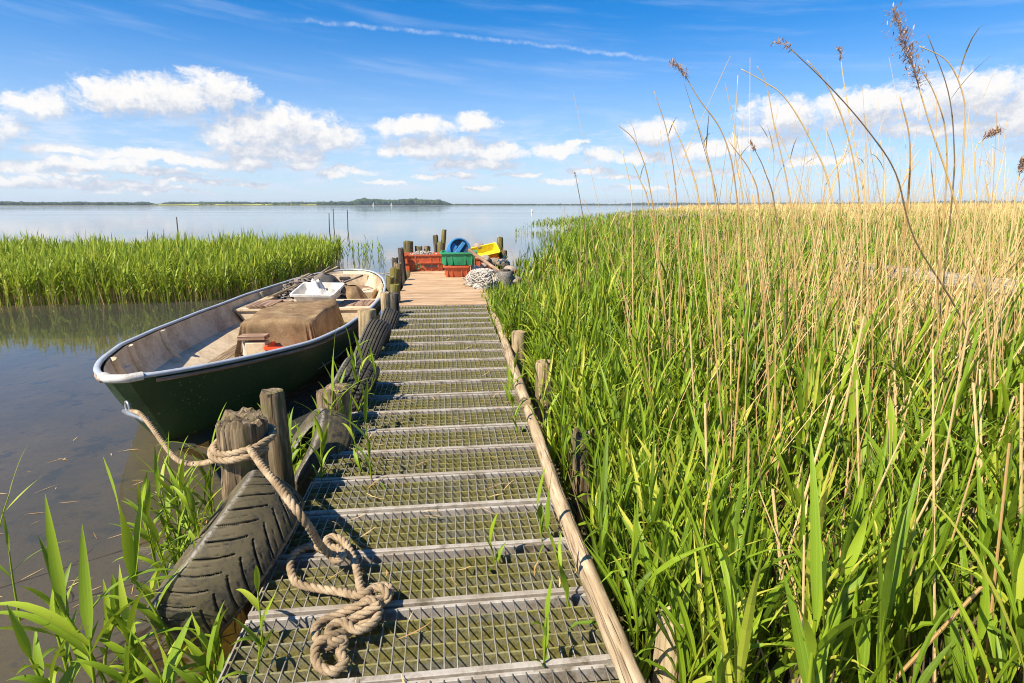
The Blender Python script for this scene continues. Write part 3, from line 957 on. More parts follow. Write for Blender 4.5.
def reed_plant(base, h, label, leaves, lean=(0, 0), nl=6, wm=1.0, group=None, mat='reed', name='reed_plant', lmul=1.0, z0=None):
    """leaves: list of (frac, az_deg, elev_deg, length, width, droop) or None for random"""
    t_ = thing(name, label, 'reed', base, group)
    base = np.asarray(base, float)
    top = base + np.array([lean[0], lean[1], h])
    s_ = MB(); rnd = np.array([.75])
    bow = np.array([[lean[0] * -.15, lean[1] * -.15, 0]])
    stems(s_, base[None], top[None], np.array([.0055 * wm]), rnd, 6, bow, 6, .55)
    s_.build('stem', M[mat], t_, smooth=True)
    f_ = MB()
    if leaves is None:
        leaves = []
        a0 = random.uniform(0, 180)
        for k in range(nl):
            f = .22 + .78 * k / (nl - 1)
            lastk = k == nl - 1
            leaves.append((f, a0 + 180 * (k % 2) + random.gauss(0, 22), random.uniform(74, 86) if lastk else random.uniform(52, 78), h * lmul * random.uniform(.28, .46), random.uniform(.018, .032), random.choice((.2, .5, .9, 1.6)) * (.4 if lastk else 1)))
    A = np.array(leaves, float)
    f = A[:, 0]
    p = base + (top - base) * f[:, None] + bow * (f * (1 - f) * 4)[:, None]
    leaf_strips(f_, p, np.radians(A[:, 1]), np.radians(A[:, 2]), A[:, 3], A[:, 4] * wm, A[:, 5], 9, np.clip(rng.uniform(.15, .9, len(A)), 0, .98), True, rng.normal(0, .4, len(A)))
    f_.build('foliage', M[mat], t_, smooth=True)
    return t_


# foreground right: the largest plants, each its own thing
fg = scatter(BANK, 400, .9, 2.6)
fg = fg[(fg[:, 0] > .62 + .0 * fg[:, 1]) & clear_of_posts(fg)][:70]
for (x, y) in fg:
    hh_ = float(hfield(np.array([x]), np.array([y]))[0]) * random.uniform(.62, .92)
    reed_plant((x, y, .02), hh_, 'tall broad-leaved green reed in the foreground stand right of jetty', None, (random.gauss(0, .08), random.gauss(0, .08)), 7, 1.25, 'foreground reeds right of the jetty', lmul=1.1)

# left-hand plants, in front of the water; (base px, base py on z=0, height, lean, leaves)
def lp(px, py, h, lean, leaves, label, wm=1.0, z=0.0, mat='reed', nl=6, lmul=1.0):
    b_ = PZ(px, py, z)
    return reed_plant(b_, h, label, leaves, lean, nl, wm, 'reed plants left of the jetty', mat, lmul=lmul)


lp(196, 700, .44, (-.13, .0), [(1, -40, 84, .40, .040, .05), (1, 30, 78, .30, .036, .1), (.75, 60, 62, .34, .028, 1.3), (.5, -80, 60, .3, .026, 1.2), (.35, 100, 60, .3, .025, 1.4)], 'green reed with two broad upright blades, tallest left of the tyre', 1.15)
lp(118, 716, .38, (-.10, .0), [(1, -30, 82, .36, .032, .05), (.95, -60, 76, .26, .026, .2), (.8, 70, 60, .36, .03, 1.5), (.55, -85, 50, .42, .028, 1.5), (.4, 80, 50, .35, .026, 1.3)], 'green reed with slim upright blade near the left bottom corner', 1.1)
lp(150, 730, .33, (-.05, .05), None, 'bushy green reed below the black tyre', 1.1, nl=8, lmul=1.5)
lp(100, 720, .30, (.02, .0), [(.9, -85, 45, .42, .03, 1.6), (.8, 75, 60, .34, .032, .9), (1, -10, 80, .34, .034, .15), (.5, -60, 40, .38, .026, 1.4)], 'green reed with long blade arching left over the water', 1.1)
lp(175, 760, .28, (.0, .0), None, 'short green reed at bottom edge under the tyre', 1.15, nl=8, lmul=1.7)
lp(60, 730, .26, (-.04, .0), None, 'green reed at the bottom left corner of the water', 1.0, nl=6, lmul=1.6)
lp(215, 740, .30, (.03, .02), None, 'green reed beside the grating corner below the tyre', 1.0, nl=7, lmul=1.5)
lp(-6, 590, .40, (.10, .05), [(1, 40, 70, .22, .014, .2), (.8, 60, 50, .2, .012, .6), (.6, -60, 60, .2, .012, .4)], 'thin dry grass blade at the left picture edge', .8, mat='reed_left')
lp(20, 620, .30, (.02, .0), [(1, -20, 80, .18, .014, .2), (.7, 60, 40, .22, .014, .8), (.6, -80, 45, .2, .013, .9)], 'thin young reed shoot alone in the shallow water', .8)
for i, (px, py, h, lab) in enumerate(((196, 578, .40, 'green reed growing left of the roped post'), (210, 566, .46, 'tall green reed close against the roped post'), (184, 590, .36, 'short green reed in the clump between post and tyre'), (203, 600, .30, 'lowest green reed in the clump left of the roped post'), (222, 560, .34, 'green reed half hidden behind the roped post'), (170, 584, .30, 'outermost green reed of the clump beside the roped post'))):
    lp(px, py, h * .75, (random.gauss(-.02, .04), 0), None, lab, .8, nl=6, lmul=1.25)
for i, (px, py, h, lab) in enumerate(((302, 505, .36, 'green reed growing between the two middle posts'), (318, 498, .44, 'green reed in front of the split middle post'), (330, 500, .62, 'tallest green reed before the boat, broad upright blade'), (345, 490, .40, 'green reed arching over the third tyre'), (292, 500, .30, 'short reed beside the thin post'), (310, 480, .30, 'reed shoot between boat and middle post'))):
    lp(px, py, h, (random.gauss(.02, .04), 0), [(1, 20, 83, .34, .03, .08), (.8, 70, 60, .3, .022, 1.0), (.6, -70, 62, .28, .02, .8), (.45, 60, 60, .3, .02, 1.4)] if h > .6 else None, lab, .85, nl=6, lmul=1.2)
rl = random.Random(5)
spots = [(rl.uniform(70, 235), rl.uniform(640, 770)) for _ in range(16)] + [(rl.uniform(160, 236), rl.uniform(540, 612)) for _ in range(17)] + [(rl.uniform(285, 352), rl.uniform(465, 515)) for _ in range(13)]
for i, (px, py) in enumerate(spots):
    t3 = i < 16
    lp(px, py, rl.uniform(.18, .34) if t3 else rl.uniform(.24, .46), (rl.gauss(0, .04), rl.gauss(0, .03)), None, 'low green reed in the fringe between water and the left deck edge', 1.1 if t3 else .85, nl=7, lmul=1.7 if t3 else 1.3)
# plants coming up through or over the deck edge
for (px, py, h, lab) in ((372, 478, .34, 'leafy reed growing over left deck edge by the second tyre'), (364, 470, .28, 'smaller reed at left deck edge by the second tyre'), (262, 640, .20, 'reed shoot through the grating beside the black tyre'), (250, 668, .16, 'low reed shoot on the grating near the picture bottom'), (575, 600, .30, 'reed shoot with broad blade through the right grating edge'), (543, 660, .20, 'small reed shoot growing up through the front grating'), (500, 560, .12, 'tiny reed shoot in the middle of the grating'), (545, 540, .20, 'reed shoot through the grating beside the pole'), (508, 400, .26, 'reed shoot through the far grating beside the pole'), (520, 430, .28, 'reed leaning over the pole onto the grating'), (497, 330, .30, 'reed shoot at the wooden platform\'s right corner')):
    b_ = PZ(px, py, DECK); b_[2] = .18
    reed_plant(b_, h + .12, lab, None, (random.gauss(-.02, .05), random.gauss(0, .03)), 5, .75, 'reed shoots at the deck edge', lmul=1.05)

# ------------------------------------------------------------------ tall dry stalks against the sky (things)


def plume(kind, p, d, size):
    """drooping seed plume from p in direction d"""
    mb = MB()
    d = d / np.linalg.norm(d)
    nb = {'big': 150, 'mid': 70, 'wisp': 22}[kind]
    t_ = rng.uniform(0, 1, nb)
    drop = np.array([d[0], d[1], d[2] - (.0 if kind == 'big' else .5)])
    c = p + d * (t_ * size)[:, None] + (np.array([0, 0, -.35]) if kind != 'big' else np.array([-.04, 0, 0])) * (t_ ** 2 * size)[:, None]
    a_ = rng.uniform(0, 2 * PI, nb)
    base_az = math.atan2(d[0], d[1] + 1e-6)
    leaf_strips(mb, c, a_, rng.uniform(.2, 1.3, nb) if kind == 'big' else rng.uniform(-.9, .6, nb), size * rng.uniform(.10, .30, nb) * (1 - .55 * t_), np.full(nb, .004 if kind != 'wisp' else .0032), rng.uniform(-.3, 1.2, nb), 4, rng.uniform(0, .98, nb), False)
    tr_ = np.linspace(-.08, 1.02, 9)
    bend = (np.array([0, 0, -.35]) if kind != 'big' else np.array([-.04, 0, 0]))
    mb.tube(p + d * (tr_ * size)[:, None] + bend * (tr_ ** 2 * size)[:, None], np.linspace(.0018, .0008, 9), 5)
    # spikelets
    k = nb * 2
    i = rng.integers(0, nb, k)
    q = c[i] + rng.normal(0, size * (.06 if kind != 'wisp' else .04), (k, 3))
    leaf_strips(mb, q, rng.uniform(0, 6.28, k), rng.uniform(-.6, 1.3, k), np.full(k, .022), np.full(k, .0055), np.zeros(k), 2, rng.uniform(0, .98, k), False)
    return mb


def stalk(pts, Y, label, head=None, r=.0042, dark=False, size=.3, dY=.0, group='tall dry reed stalks'):
    """pts: pixel polyline from low to tip, at depth Y"""
    P = [PY(x, y, Y + dY * i) for i, (x, y) in enumerate(pts)]
    P = np.array(P)
    d0 = P[0] - P[1]; d0 /= np.linalg.norm(d0)
    # carry on down to the mud, straightening up
    foot = P[0] + np.array([d0[0] / max(.3, -d0[2]), 0, -1]) * P[0][2] * np.array([.55, 0, 1])
    foot[2] = 0.02
    path = cr(np.vstack([foot, (foot + P[0]) / 2 + [d0[0] * -.03, 0, 0], P]), 6)
    t_ = thing('dry_reed_stalk', label, 'dry reed', foot, group)
    s_ = MB()
    n_ = len(path)
    s_.tube(path, r * np.linspace(1.1, .42, n_) * (1 + .18 * (np.arange(n_) % 7 == 0)), 6)
    s_.g[-1][:, 2] = .1 + .85 * random.random()
    s_.build('stem', M['dry_dark' if dark else 'dry'], t_, smooth=True)
    if head:
        plume(head, path[-1], path[-1] - path[-3], size).build('seed_head', M['seed'], t_)
    elif random.random() < .6:
        l_ = MB(); j = int(n_ * .75)
        leaf_strips(l_, path[[j]], rng.uniform(0, 6.28, 1), rng.uniform(.8, 1.4, 1), rng.uniform(.14, .28, 1), np.full(1, .006), rng.uniform(.3, 2, 1), 5, rng.uniform(0, .98, 1), False)
        l_.build('dead_leaf', M['dry'], t_)
    return t_


stalk([(737, 199), (724, 137), (699, 99), (686, 77)], 3.2, 'dry stalk with drooping pink-brown plume, leaning left above the lake', 'mid', .0045, size=.14)
stalk([(832, 199), (811, 141), (786, 99), (766, 83), (741, 69)], 2.8, 'bare straw stalk arching far left, its tip bent over')
stalk([(966, 330), (915, 240), (896, 174), (869, 132), (832, 89), (792, 50)], 2.4, 'long dark arching stalk with a wispy tip against the blue', 'wisp', .0042, True, size=.10)
stalk([(985, 300), (966, 240), (948, 178), (931, 128), (919, 88)], 2.3, 'stalk with the big upright brown seed plume, highest of all', 'big', .0052, size=.29)
stalk([(952, 199), (954, 145), (948, 91), (927, 33)], 2.6, 'thin dark straight stalk just right of the big plume', None, .0038, True)
stalk([(958, 220), (964, 137), (964, 99), (948, 62), (919, 46)], 2.5, 'pale stalk bowed over like a hook behind the big plume', None, .004)
stalk([(944, 215), (946, 137), (935, 95), (919, 66)], 2.7, 'pale stalk curving up inside the hooked one')
stalk([(906, 220), (910, 145), (900, 97)], 2.6, 'short stout straw stalk with cut top before the right cloud', None, .0055)
stalk([(860, 215), (848, 137), (828, 87), (807, 60)], 2.9, 'straw stalk leaning left under the dark arching one', None, .0046)
stalk([(866, 215), (853, 137), (844, 83), (841, 60)], 2.9, 'upright straw stalk with a tiny wisp hanging at its top', 'wisp', .004, size=.08)
stalk([(792, 215), (774, 124), (766, 83), (757, 66)], 3.0, 'slender pale stalk with kinked tip left of the middle cloud', None, .0036)
stalk([(677, 205), (668, 137), (654, 91)], 3.3, 'pale tapering stalk left of the drooping plume', None, .004)
stalk([(652, 200), (637, 145), (617, 124)], 3.5, 'stalk with dark hooked tip, leftmost against the sky', None, .0042)
stalk([(975, 215), (975, 153), (985, 138)], 2.6, 'stalk with small dark bushy head near the right edge', 'mid', .004, size=.085)
stalk([(1010, 240), (1016, 190), (1020, 172)], 2.4, 'stalk with brown head cut by the right edge', 'mid', .004, size=.08)
stalk([(720, 215), (703, 145), (683, 79)], 3.4, 'very thin dark stalk crossing the drooping plume', None, .0026, True)
stalk([(585, 232), (581, 205), (576, 178)], 6.0, 'lone dark stub of stalk over the lake\'s near shore', 'wisp', .007, True, size=.1)
stalk([(776, 215), (765, 172), (755, 150)], 3.0, 'dark stalk with a small black seed head in mid field', 'wisp', .0042, True, size=.07)
rest = [((812, 230), (790, 160), (772, 120)), ((700, 210), (688, 160), (672, 122)), ((745, 215), (735, 150), (738, 75)), ((840, 210), (836, 160), (826, 128)), ((632, 215), (630, 185), (622, 150)), ((716, 210), (706, 150), (690, 105)), ((880, 215), (884, 170), (880, 140)), ((760, 215), (752, 175), (728, 140)), ((990, 215), (985, 175), (990, 150)), ((650, 210), (640, 180), (632, 162)), ((893, 215), (905, 180), (920, 160)), ((820, 215), (828, 180), (850, 150)), ((995, 360), (990, 260), (975, 190)), ((935, 400), (938, 260), (930, 150)), ((770, 420), (764, 300), (752, 195)), ((810, 460), (806, 300), (790, 190)), ((1005, 420), (1000, 280), (1004, 190)), ((720, 380), (716, 290), (706, 200)), ((870, 480), (872, 330), (858, 215)), ((905, 520), (903, 360), (896, 230))]
for i, p in enumerate(rest):
    stalk(list(p), (2.4 if p[0][1] > 300 else random.uniform(2.7, 4.)), 'plain upright straw-coloured reed stalk among the others on the right', None, random.uniform(.003, .0052), False)

# ------------------------------------------------------------------ jetty
PITCHS = .288
S0 = 1.265 - PITCHS
NP_ = 21
SW = S0 + NP_ * PITCHS          # where the planks begin
jet = thing('grating_walkway', 'narrow walkway of galvanised steel grating treads leading out over the water', 'jetty', J(S0, 0, 0))
AX = np.array([JR, JD, [0, 0, 1]])
wid = TR - TL
tc = (TL + TR) / 2


def panel_meshes():
    fr, bars, rods = MB(), MB(), MB()
    rot = lambda x, y, z: (x, y, z)
    L = PITCHS - .008
    fr.box((0, .011, -.022), (wid, .020, .044), bev=.002)
    fr.box((0, L - .007, -.024), (wid, .013, .044), bev=.002)
    for sx in (-1, 1):
        fr.box((sx * (wid / 2 - .003), L / 2, -.024), (.005, L - .034, .040))
    for k in range(4):
        y = .011 + (L - .018) * (k + 1) / 5
        bars.box((0, y, -.026), (wid - .012, .0065, .043))
    nr = 30
    for i in range(nr):
        x = -wid / 2 + wid * (i + .5) / nr
        pth = np.array([[x + random.gauss(0, .0006), y, -.0015 + random.gauss(0, .0006)] for y in np.linspace(.016, L - .01, 6)])
        rods.tube(pth, .0024, 5)
    return fr, bars, rods


def link_child(me_o, parent, loc=(0, 0, 0), rot=0, name=None):
    c = me_o.copy(); COL.objects.link(c); c.parent = parent; c.location = loc; c.rotation_euler = (0, 0, rot)
    return c


fr, bars, rods = panel_meshes()
pf = fr.build('grating_panel', M['galv']); pb = bars.build('bearing_bars', M['mossbar']); pr = rods.build('cross_rods', M['rod'], smooth=True)
for i in range(NP_):
    loc = J(S0 + i * PITCHS, tc + random.gauss(0, .006), DECK + random.gauss(0, .0022)) - np.array(jet.location)
    if i == 0:
        a_, b_, c_ = pf, pb, pr
    else:
        a_, b_, c_ = pf.copy(), pb.copy(), pr.copy()
        for q_ in (a_, b_, c_): COL.objects.link(q_)
    a_.parent = jet; b_.parent = a_; c_.parent = a_
    a_.location = tuple(loc); a_.rotation_euler = (random.gauss(0, .003), random.gauss(0, .0015), HD + random.gauss(0, .0025))
for side in (TL + .07, TR - .07):
    mb = MB(); mb.box(J((S0 + SW) / 2, side, DECK - .12), (.09, SW - S0, .14), AX, bev=.006)
    mb.build('stringer', M['stringer'], jet)
for s_ in np.arange(S0 + .3, SW, 1.15):
    mb = MB(); mb.box(J(s_, tc, DECK - .255), (wid + .25, .10, .12), AX, bev=.006); mb.build('cross_beam', M['stringer'], jet)

SE = 12.1
plat = thing('plank_platform', 'wooden plank platform at the far end of the jetty', 'jetty', J(SW, 0, 0))
s_ = SW + .005
mbn = 0
pw = .235
while s_ < SE:
    mb = MB()
    x0 = random.gauss(0, .012)
    mb.box(J(s_ + pw / 2, tc + .02 + x0, DECK + random.gauss(-.012, .002)), (wid + .16, pw - .006, .04), np.array([JR, JD, [0, 0, 1]]), bev=.004)
    mb.build('plank', M['plank'], plat); s_ += pw
for side in (TL + .1, TR - .1):
    mb = MB(); mb.box(J((SE + SW) / 2 + .02, side, DECK - .115), (.10, SE - SW - .05, .14), AX, bev=.006); mb.build('stringer', M['stringer'], plat)


def rail(a, b, r, label, seed, sag=.01):
    path = np.array([a + (b - a) * t for t in np.linspace(0, 1, 26)])
    r2 = np.random.default_rng(seed)
    path[:, 0] += .012 * np.sin(np.linspace(0, 5, 26) + seed); path[:, 2] += -sag * np.sin(np.linspace(0, PI, 26)) + .004 * np.sin(np.linspace(0, 14, 26))
    o_ = MB().tube(path, r * np.linspace(1.05, .9, 26) * (1 + .03 * r2.normal(size=26)), 14, rough=.05, seed=seed).build('pole', M['pole'], smooth=True, auto=50)
    return tag(o_, label, 'pole', 'poles along the right deck edge')


rail(PZ(641, 705, DECK + .035), PZ(517, 382, DECK + .035), .030, 'long bare wooden pole lying along the near right deck edge', 3, 0)
rail(PZ(527, 402, DECK + .075), PZ(489, 303, DECK + .04), .033, 'second bare wooden pole along the far right deck edge', 5, 0)

# ------------------------------------------------------------------ posts


def post(px, py, Y, r, label, mat='post', lean=(0, 0), jag=.0, foot=-.55, seed=None, n=22, group=None, rough=.07, top=None):
    t_ = PY(px, py, Y) if top is None else np.asarray(top, float)
    seed = int(px * 7 + py) if seed is None else seed
    b_ = np.array([t_[0] - lean[0] * (t_[2] - foot), t_[1] - lean[1] * (t_[2] - foot), foot])
    k = 22
    tt = np.linspace(0, 1, k)
    path = b_ + (t_ - b_) * tt[:, None]
    r2 = np.random.default_rng(seed)
    rad = r * (1.06 - .06 * tt) * (1 + .02 * r2.normal(size=k))
    m_ = MB(); m_.tube(path, rad, n, True, rough, seed)
    V = m_.v[0]
    # rounded, uneven top: bevel ring and jagged end grain
    a_ = np.linspace(0, 2 * PI, n, endpoint=False)
    I = np.arange(k * n).reshape(k, n)
    jagp = jag * (np.sin(a_ * 2 + seed) * .6 + np.sin(a_ * 5 + seed * 2) * .35 + r2.normal(0, .35, n))
    V[I[-1], 2] += jagp - .004; V[I[-2], 2] = np.maximum(V[I[-2], 2], t_[2] - .02) + np.minimum(jagp, 0) * .9
    cen = V[I[-1]].mean(0)
    V[I[-1], :2] = cen[:2] + (V[I[-1], :2] - cen[:2]) * .93
    V[-1, 2] += -.012 * (jag > 0)
    o_ = m_.build('mooring_post' if group == 'mooring posts along the left side' else 'wooden_post', M[mat], smooth=True, auto=42)
    return tag(o_, label, 'post', group), t_


LG, RG, EG = 'mooring posts along the left side', 'posts beside the right deck edge', 'posts at the jetty head'
pA, tA = post(241, 417, 2.12, .088, 'thick weathered post with splintered top and rope wound round it', 'post', (.03, 0), .022, group=LG, rough=.09, n=30)
post(272, 390, 2.42, .052, 'thinner round post right behind the roped one', 'post', (.0, 0), .004, group=LG)
post(333, 388, 3.02, .090, 'short split post with rough top behind the reeds, beside second tyre', 'post', (.0, 0), .016, group=LG, n=28)
post(367, 309, 4.85, .078, 'flat-topped post standing between boat and fourth tyre', 'post_pale', (.02, 0), .004, group=LG)
post(385, 292, 6.15, .052, 'slim pale post beside the stern thwart of the boat', 'post_pale', (.0, 0), .004, group=LG)
post(393.5, 293, 6.35, .055, 'dark round post touching the slim pale post', 'post_dark', (.0, 0), .004, group=LG)
post(395, 284, 7.1, .060, 'yellow mossy square-cut post at the near end of the planks', 'post_moss', (.0, 0), .003, group=LG)
for (px, py, Y, r, mt, lab) in ((390, 276, 8.0, .055, 'post_moss', 'low mossy post second from the plank corner on the left'), (395, 268, 8.6, .075, 'post_moss', 'lumpy moss-covered post midway along the planks\' left edge'), (398, 263, 9.2, .060, 'post', 'brown post leaning at the planks\' left edge'), (395, 258, 9.9, .05, 'post_dark', 'dark thin post near the long orange crate'), (400.5, 248, 10.4, .055, 'post_dark', 'knotted dark post left of the long orange crate')):
    post(px, py, Y, r, lab, mt, (random.gauss(0, .05), 0), .02, group=LG, rough=.14)
for (px, py, Y, r, mt, ln, lab) in ((408, 241, 11.9, .10, 'post_moss', 0, 'stout mossy post, leftmost at the jetty head'), (418.5, 246, 12.0, .075, 'post_moss', 0, 'low yellow-brown post second at the jetty head'), (427, 246, 12.1, .07, 'post', 0, 'low brown post behind the long orange crate'), (435, 235, 12.0, .055, 'post', -.08, 'leaning post with a knobbed top at the jetty head'), (444.5, 229.5, 12.1, .05, 'post_moss', .13, 'tallest slanting pole at the jetty head, left of blue drum'), (441, 242, 11.8, .08, 'post_moss', 0, 'short thick post at the foot of the slanting pole'), (435.5, 244, 11.4, .035, 'post_dark', 0, 'black thin stake behind the crate'), (500, 237, 11.6, .062, 'post_moss', 0, 'tall round post right of the yellow crate'), (502.5, 250, 11.3, .085, 'post', 0, 'thicker cut-off post beside the tall right one')):
    post(px, py, Y, r, lab, mt, (ln, 0), .012, group=EG, rough=.08)
post(545, 361, 3.62, .062, 'pale upright round post right of the pole, in the reeds', 'post_pale', (.0, 0), .003, group=RG)
post(519, 331, 4.6, .062, 'pale round post further along the right pole', 'post_pale', (.0, 0), .004, group=RG)
post(673, 614, 1.36, .042, 'low grey post in the reeds at the bottom edge', 'post_pale', (.0, 0), .004, group=RG)
post(583, 432, 2.5, .045, 'dark rotten split post in the reeds halfway along the pole', 'post', (.0, 0), .03, group=RG, rough=.2)
# black rubber-sleeved bollard
bol = thing('bollard', 'short black bollard sleeved in rubber at right corner of the planks', 'bollard', PY(505, 300, 8.6) * [1, 1, 0])
mb = MB(); bt = PY(505, 271, 8.6); mb.tube([[bt[0], bt[1], z] for z in (-.4, .1, .5, bt[2] - .02, bt[2])], [.12, .12, .118, .115, .10], 24); mb.build('sleeve', M['rubber_black'], bol, smooth=True, auto=45)
mb = MB(); mb.tube([[bt[0], bt[1], z] for z in (bt[2] - .05, bt[2] + .025)], .085, 20); mb.build('core', M['post_dark'], bol, smooth=True, auto=45)

# weathered rail board standing out in the reeds
rb = thing('board_rail', 'grey weathered board on stakes half buried in the reeds', 'board', PY(900, 270, 5.3) * [1, 1, 0])
a_, b_ = PY(846, 266, 6.0), PY(1034, 290, 4.7)
d_ = (b_ - a_); L_ = np.linalg.norm(d_); d_ /= L_
n_ = np.cross(d_, [0, 0, 1]); n_ /= np.linalg.norm(n_)
mb = MB(); mb.box((a_ + b_) / 2, (L_, .03, .125), np.array([d_, n_, np.cross(n_, d_)]), bev=.004); mb.build('board', M['board'], rb)
for f in (.2, .85):
    p = a_ + d_ * L_ * f + n_ * -.045
    mb = MB(); mb.tube([[p[0], p[1], 0], [p[0], p[1], .5], [p[0], p[1], p[2] + .06]], .032, 10, rough=.05); mb.build('stake', M['board'], rb, smooth=True, auto=45)

# ------------------------------------------------------------------ tyres


def tyre(centre, Rr, wd, axis, label, mat, tread, nth=220, npf=26, spin=0.):
    """car tyre: axis = direction its outer face looks at"""
    ax_ = np.asarray(axis, float); ax_ /= np.linalg.norm(ax_)
    u_ = np.cross(ax_, JD); u_ /= np.linalg.norm(u_); v_ = np.cross(u_, ax_)
    root = thing('tyre', label, 'tyre', np.asarray(centre) * [1, 1, 0] + [0, 0, 0], 'tyre fenders along the left deck edge')
    # outer profile: (axial, radial) from one bead over the tread to the other
    hw = wd / 2
    prof = [(-hw * .72, Rr * .60, 1), (-hw * .92, Rr * .66, 0), (-hw * 1.02, Rr * .76, 0), (-hw * 1.0, Rr * .87, 0), (-hw * .94, Rr * .915, .8)]
    tw = np.linspace(-hw * .86, hw * .86, npf)
    prof += [(x, Rr * (1 - .085 * abs(x / hw) ** 2.4), 0) for x in tw]
    prof += [(-x, r_, m_) for (x, r_, m_) in reversed(prof[:5])]
    prof = np.array(prof)
    inner = np.array([(hw * .66, Rr * .62, 1), (hw * .8, Rr * .74, 0), (hw * .78, Rr * .88, 0), (0, Rr * .945, 0), (-hw * .78, Rr * .88, 0), (-hw * .8, Rr * .74, 0), (-hw * .66, Rr * .62, 1)])
    th = np.linspace(0, 2 * PI, nth, endpoint=False)
    def rev(pr, groove):
        axv = np.broadcast_to(pr[None, :, 0], (nth, len(pr))); rad = np.broadcast_to(pr[None, :, 1], (nth, len(pr))).copy()
        gx = np.zeros_like(rad)
        if groove:
            w_ = axv / (hw * .86)
            T = th[:, None] + spin
            ph = {'v': T * 30 / (2 * PI) - 1.45 * np.abs(w_) ** .75, 'block': T * 60 / (2 * PI) + .5 * (np.floor((w_ + 1) * 2.5) % 2), 'rib': T * 0 + w_ * 3.1}[tread]
            fr_ = np.abs((ph % 1) - .5) * 2
            wgv = {'v': .12, 'block': .28, 'rib': .25}[tread]
            g_ = np.clip((wgv - fr_) / (wgv * .55), 0, 1)
            if tread == 'v':
                g_ *= (np.abs(w_) > .08)
                fine = np.abs(((T * 26 / (2 * PI) * 2 - 1.45 * 2 * np.abs(w_) ** .75 + .5) % 1) - .5) * 2
                g_ = np.maximum(g_, np.clip((.10 - fine) / .08, 0, 1) * .5 * (np.abs(w_) > .45))
            if tread in ('block',):
                g_ = np.maximum(g_, np.clip((.2 - np.abs((((w_ + 1) * 2.5) % 1) - .5) * 2) / .1, 0, 1))
            tm = (np.abs(w_) <= 1.0) & (pr[None, :, 1] > Rr * .92)
            gx = g_ * tm
            rad -= gx * .010
        V = np.asarray(centre)[None, None] + axv[..., None] * ax_ + rad[..., None] * (np.cos(th)[:, None, None] * u_ + np.sin(th)[:, None, None] * v_)
        Gg = np.stack([gx, np.broadcast_to(pr[None, :, 2], rad.shape), np.zeros_like(rad)], -1)
        return V, Gg
    V, Gg = rev(prof, True)
    MB().grid(V, Gg, wrap_u=True).build('tread', M[mat], root, smooth=True, auto=60)
    V, Gg = rev(inner, False)
    # close the beads to the carcass
    pr2 = np.vstack([prof[-1:], inner, prof[:1]])
    V, Gg = rev(pr2, False)
    MB().grid(V, Gg, wrap_u=True).build('inner_casing', M['rubber_black'], root, smooth=True, auto=60)
    return root


def axis_of(tilt, yaw=0):
    c, s = math.cos(R(tilt)), math.sin(R(tilt))
    side = -JR * math.cos(R(yaw)) + JD * math.sin(R(yaw))
    return side * c + np.array([0, 0, s])


tyre((-1.02, 1.82, .33), .30, .235, axis_of(40, -2), 'big mossy tyre with arrow tread leaning on the near deck corner', 'rubber', 'v', 560, 46, .3)
tyre((-1.06, 2.80, .23), .285, .20, axis_of(34, -16), 'dusty brown smooth-worn tyre behind the mossy one', 'rubber_brown', 'rib', 160, 26)
tyre((-1.08, 3.50, .28), .33, .23, axis_of(24, 2), 'wide black tyre with small tread blocks, third along the deck', 'rubber_black', 'block', 300, 40)
tyre((-1.22, 4.72, .30), .32, .19, axis_of(20, 4), 'black ribbed tyre leaning before the flat-topped post', 'rubber_black', 'rib', 160, 32)
tyre((-1.33, 5.75, .22), .31, .18, axis_of(20, 0), 'small grey tyre beside the slim pale post, farthest one', 'rubber_black', 'rib', 140, 24)

# ------------------------------------------------------------------ boat
B0 = np.array([-2.33, 3.22, 0.]); B1 = np.array([-2.74, 9.75, 0.])
BL = np.linalg.norm(B1 - B0); BA = (B1 - B0) / BL; BE = np.cross(BA, [0, 0, 1])   # BE = right (towards jetty)


def BP(l, w_, z): return B0 + BA * np.asarray(l)[..., None] + BE * np.asarray(w_)[..., None] + np.array([0, 0, 1.]) * np.asarray(z)[..., None]


kl = np.array([0, .06, .16, .35, .65, 1.3, 2.0, 3.0, 4.2, 5.0, 5.6, 6.1, 6.38, 6.5, 6.54])
kb = np.array([.05, .13, .22, .35, .51, .77, .88, .93, .91, .81, .68, .50, .34, .18, .06])
dl_ = np.linspace(0, 6.54, 400)


def smooth_curve(x, xp, fp, k=7):
    y = np.interp(dl_, xp, fp)
    for _ in range(2):
        yp = np.pad(y, k, mode='reflect', reflect_type='odd'); y = np.convolve(yp, np.ones(2 * k + 1) / (2 * k + 1), 'valid')
    return np.interp(x, dl_, y)


def half(l): return np.maximum(smooth_curve(l, kl, kb, 5), .04)
def zg(l): return smooth_curve(l, [0, .6, 1, 1.5, 2.2, 3.5, 5, 6.54], [.55, .50, .465, .435, .415, .40, .415, .475], 12)
def zk(l): return np.interp(l, [0, .3, 1.2, 5.5, 6.54], [-.12, -.18, -.22, -.2, -.1])


ls = np.concatenate([[0, .03, .07, .12, .2, .3], np.linspace(.42, 6.1, 34), [6.22, 6.32, 6.40, 6.46, 6.5, 6.53, 6.54]])
boat = thing('rowing_boat', 'dark green open fishing boat with cream inside moored left of the jetty', 'boat', BP(3.2, 0., 0.))
U = np.linspace(-1, 1, 33)


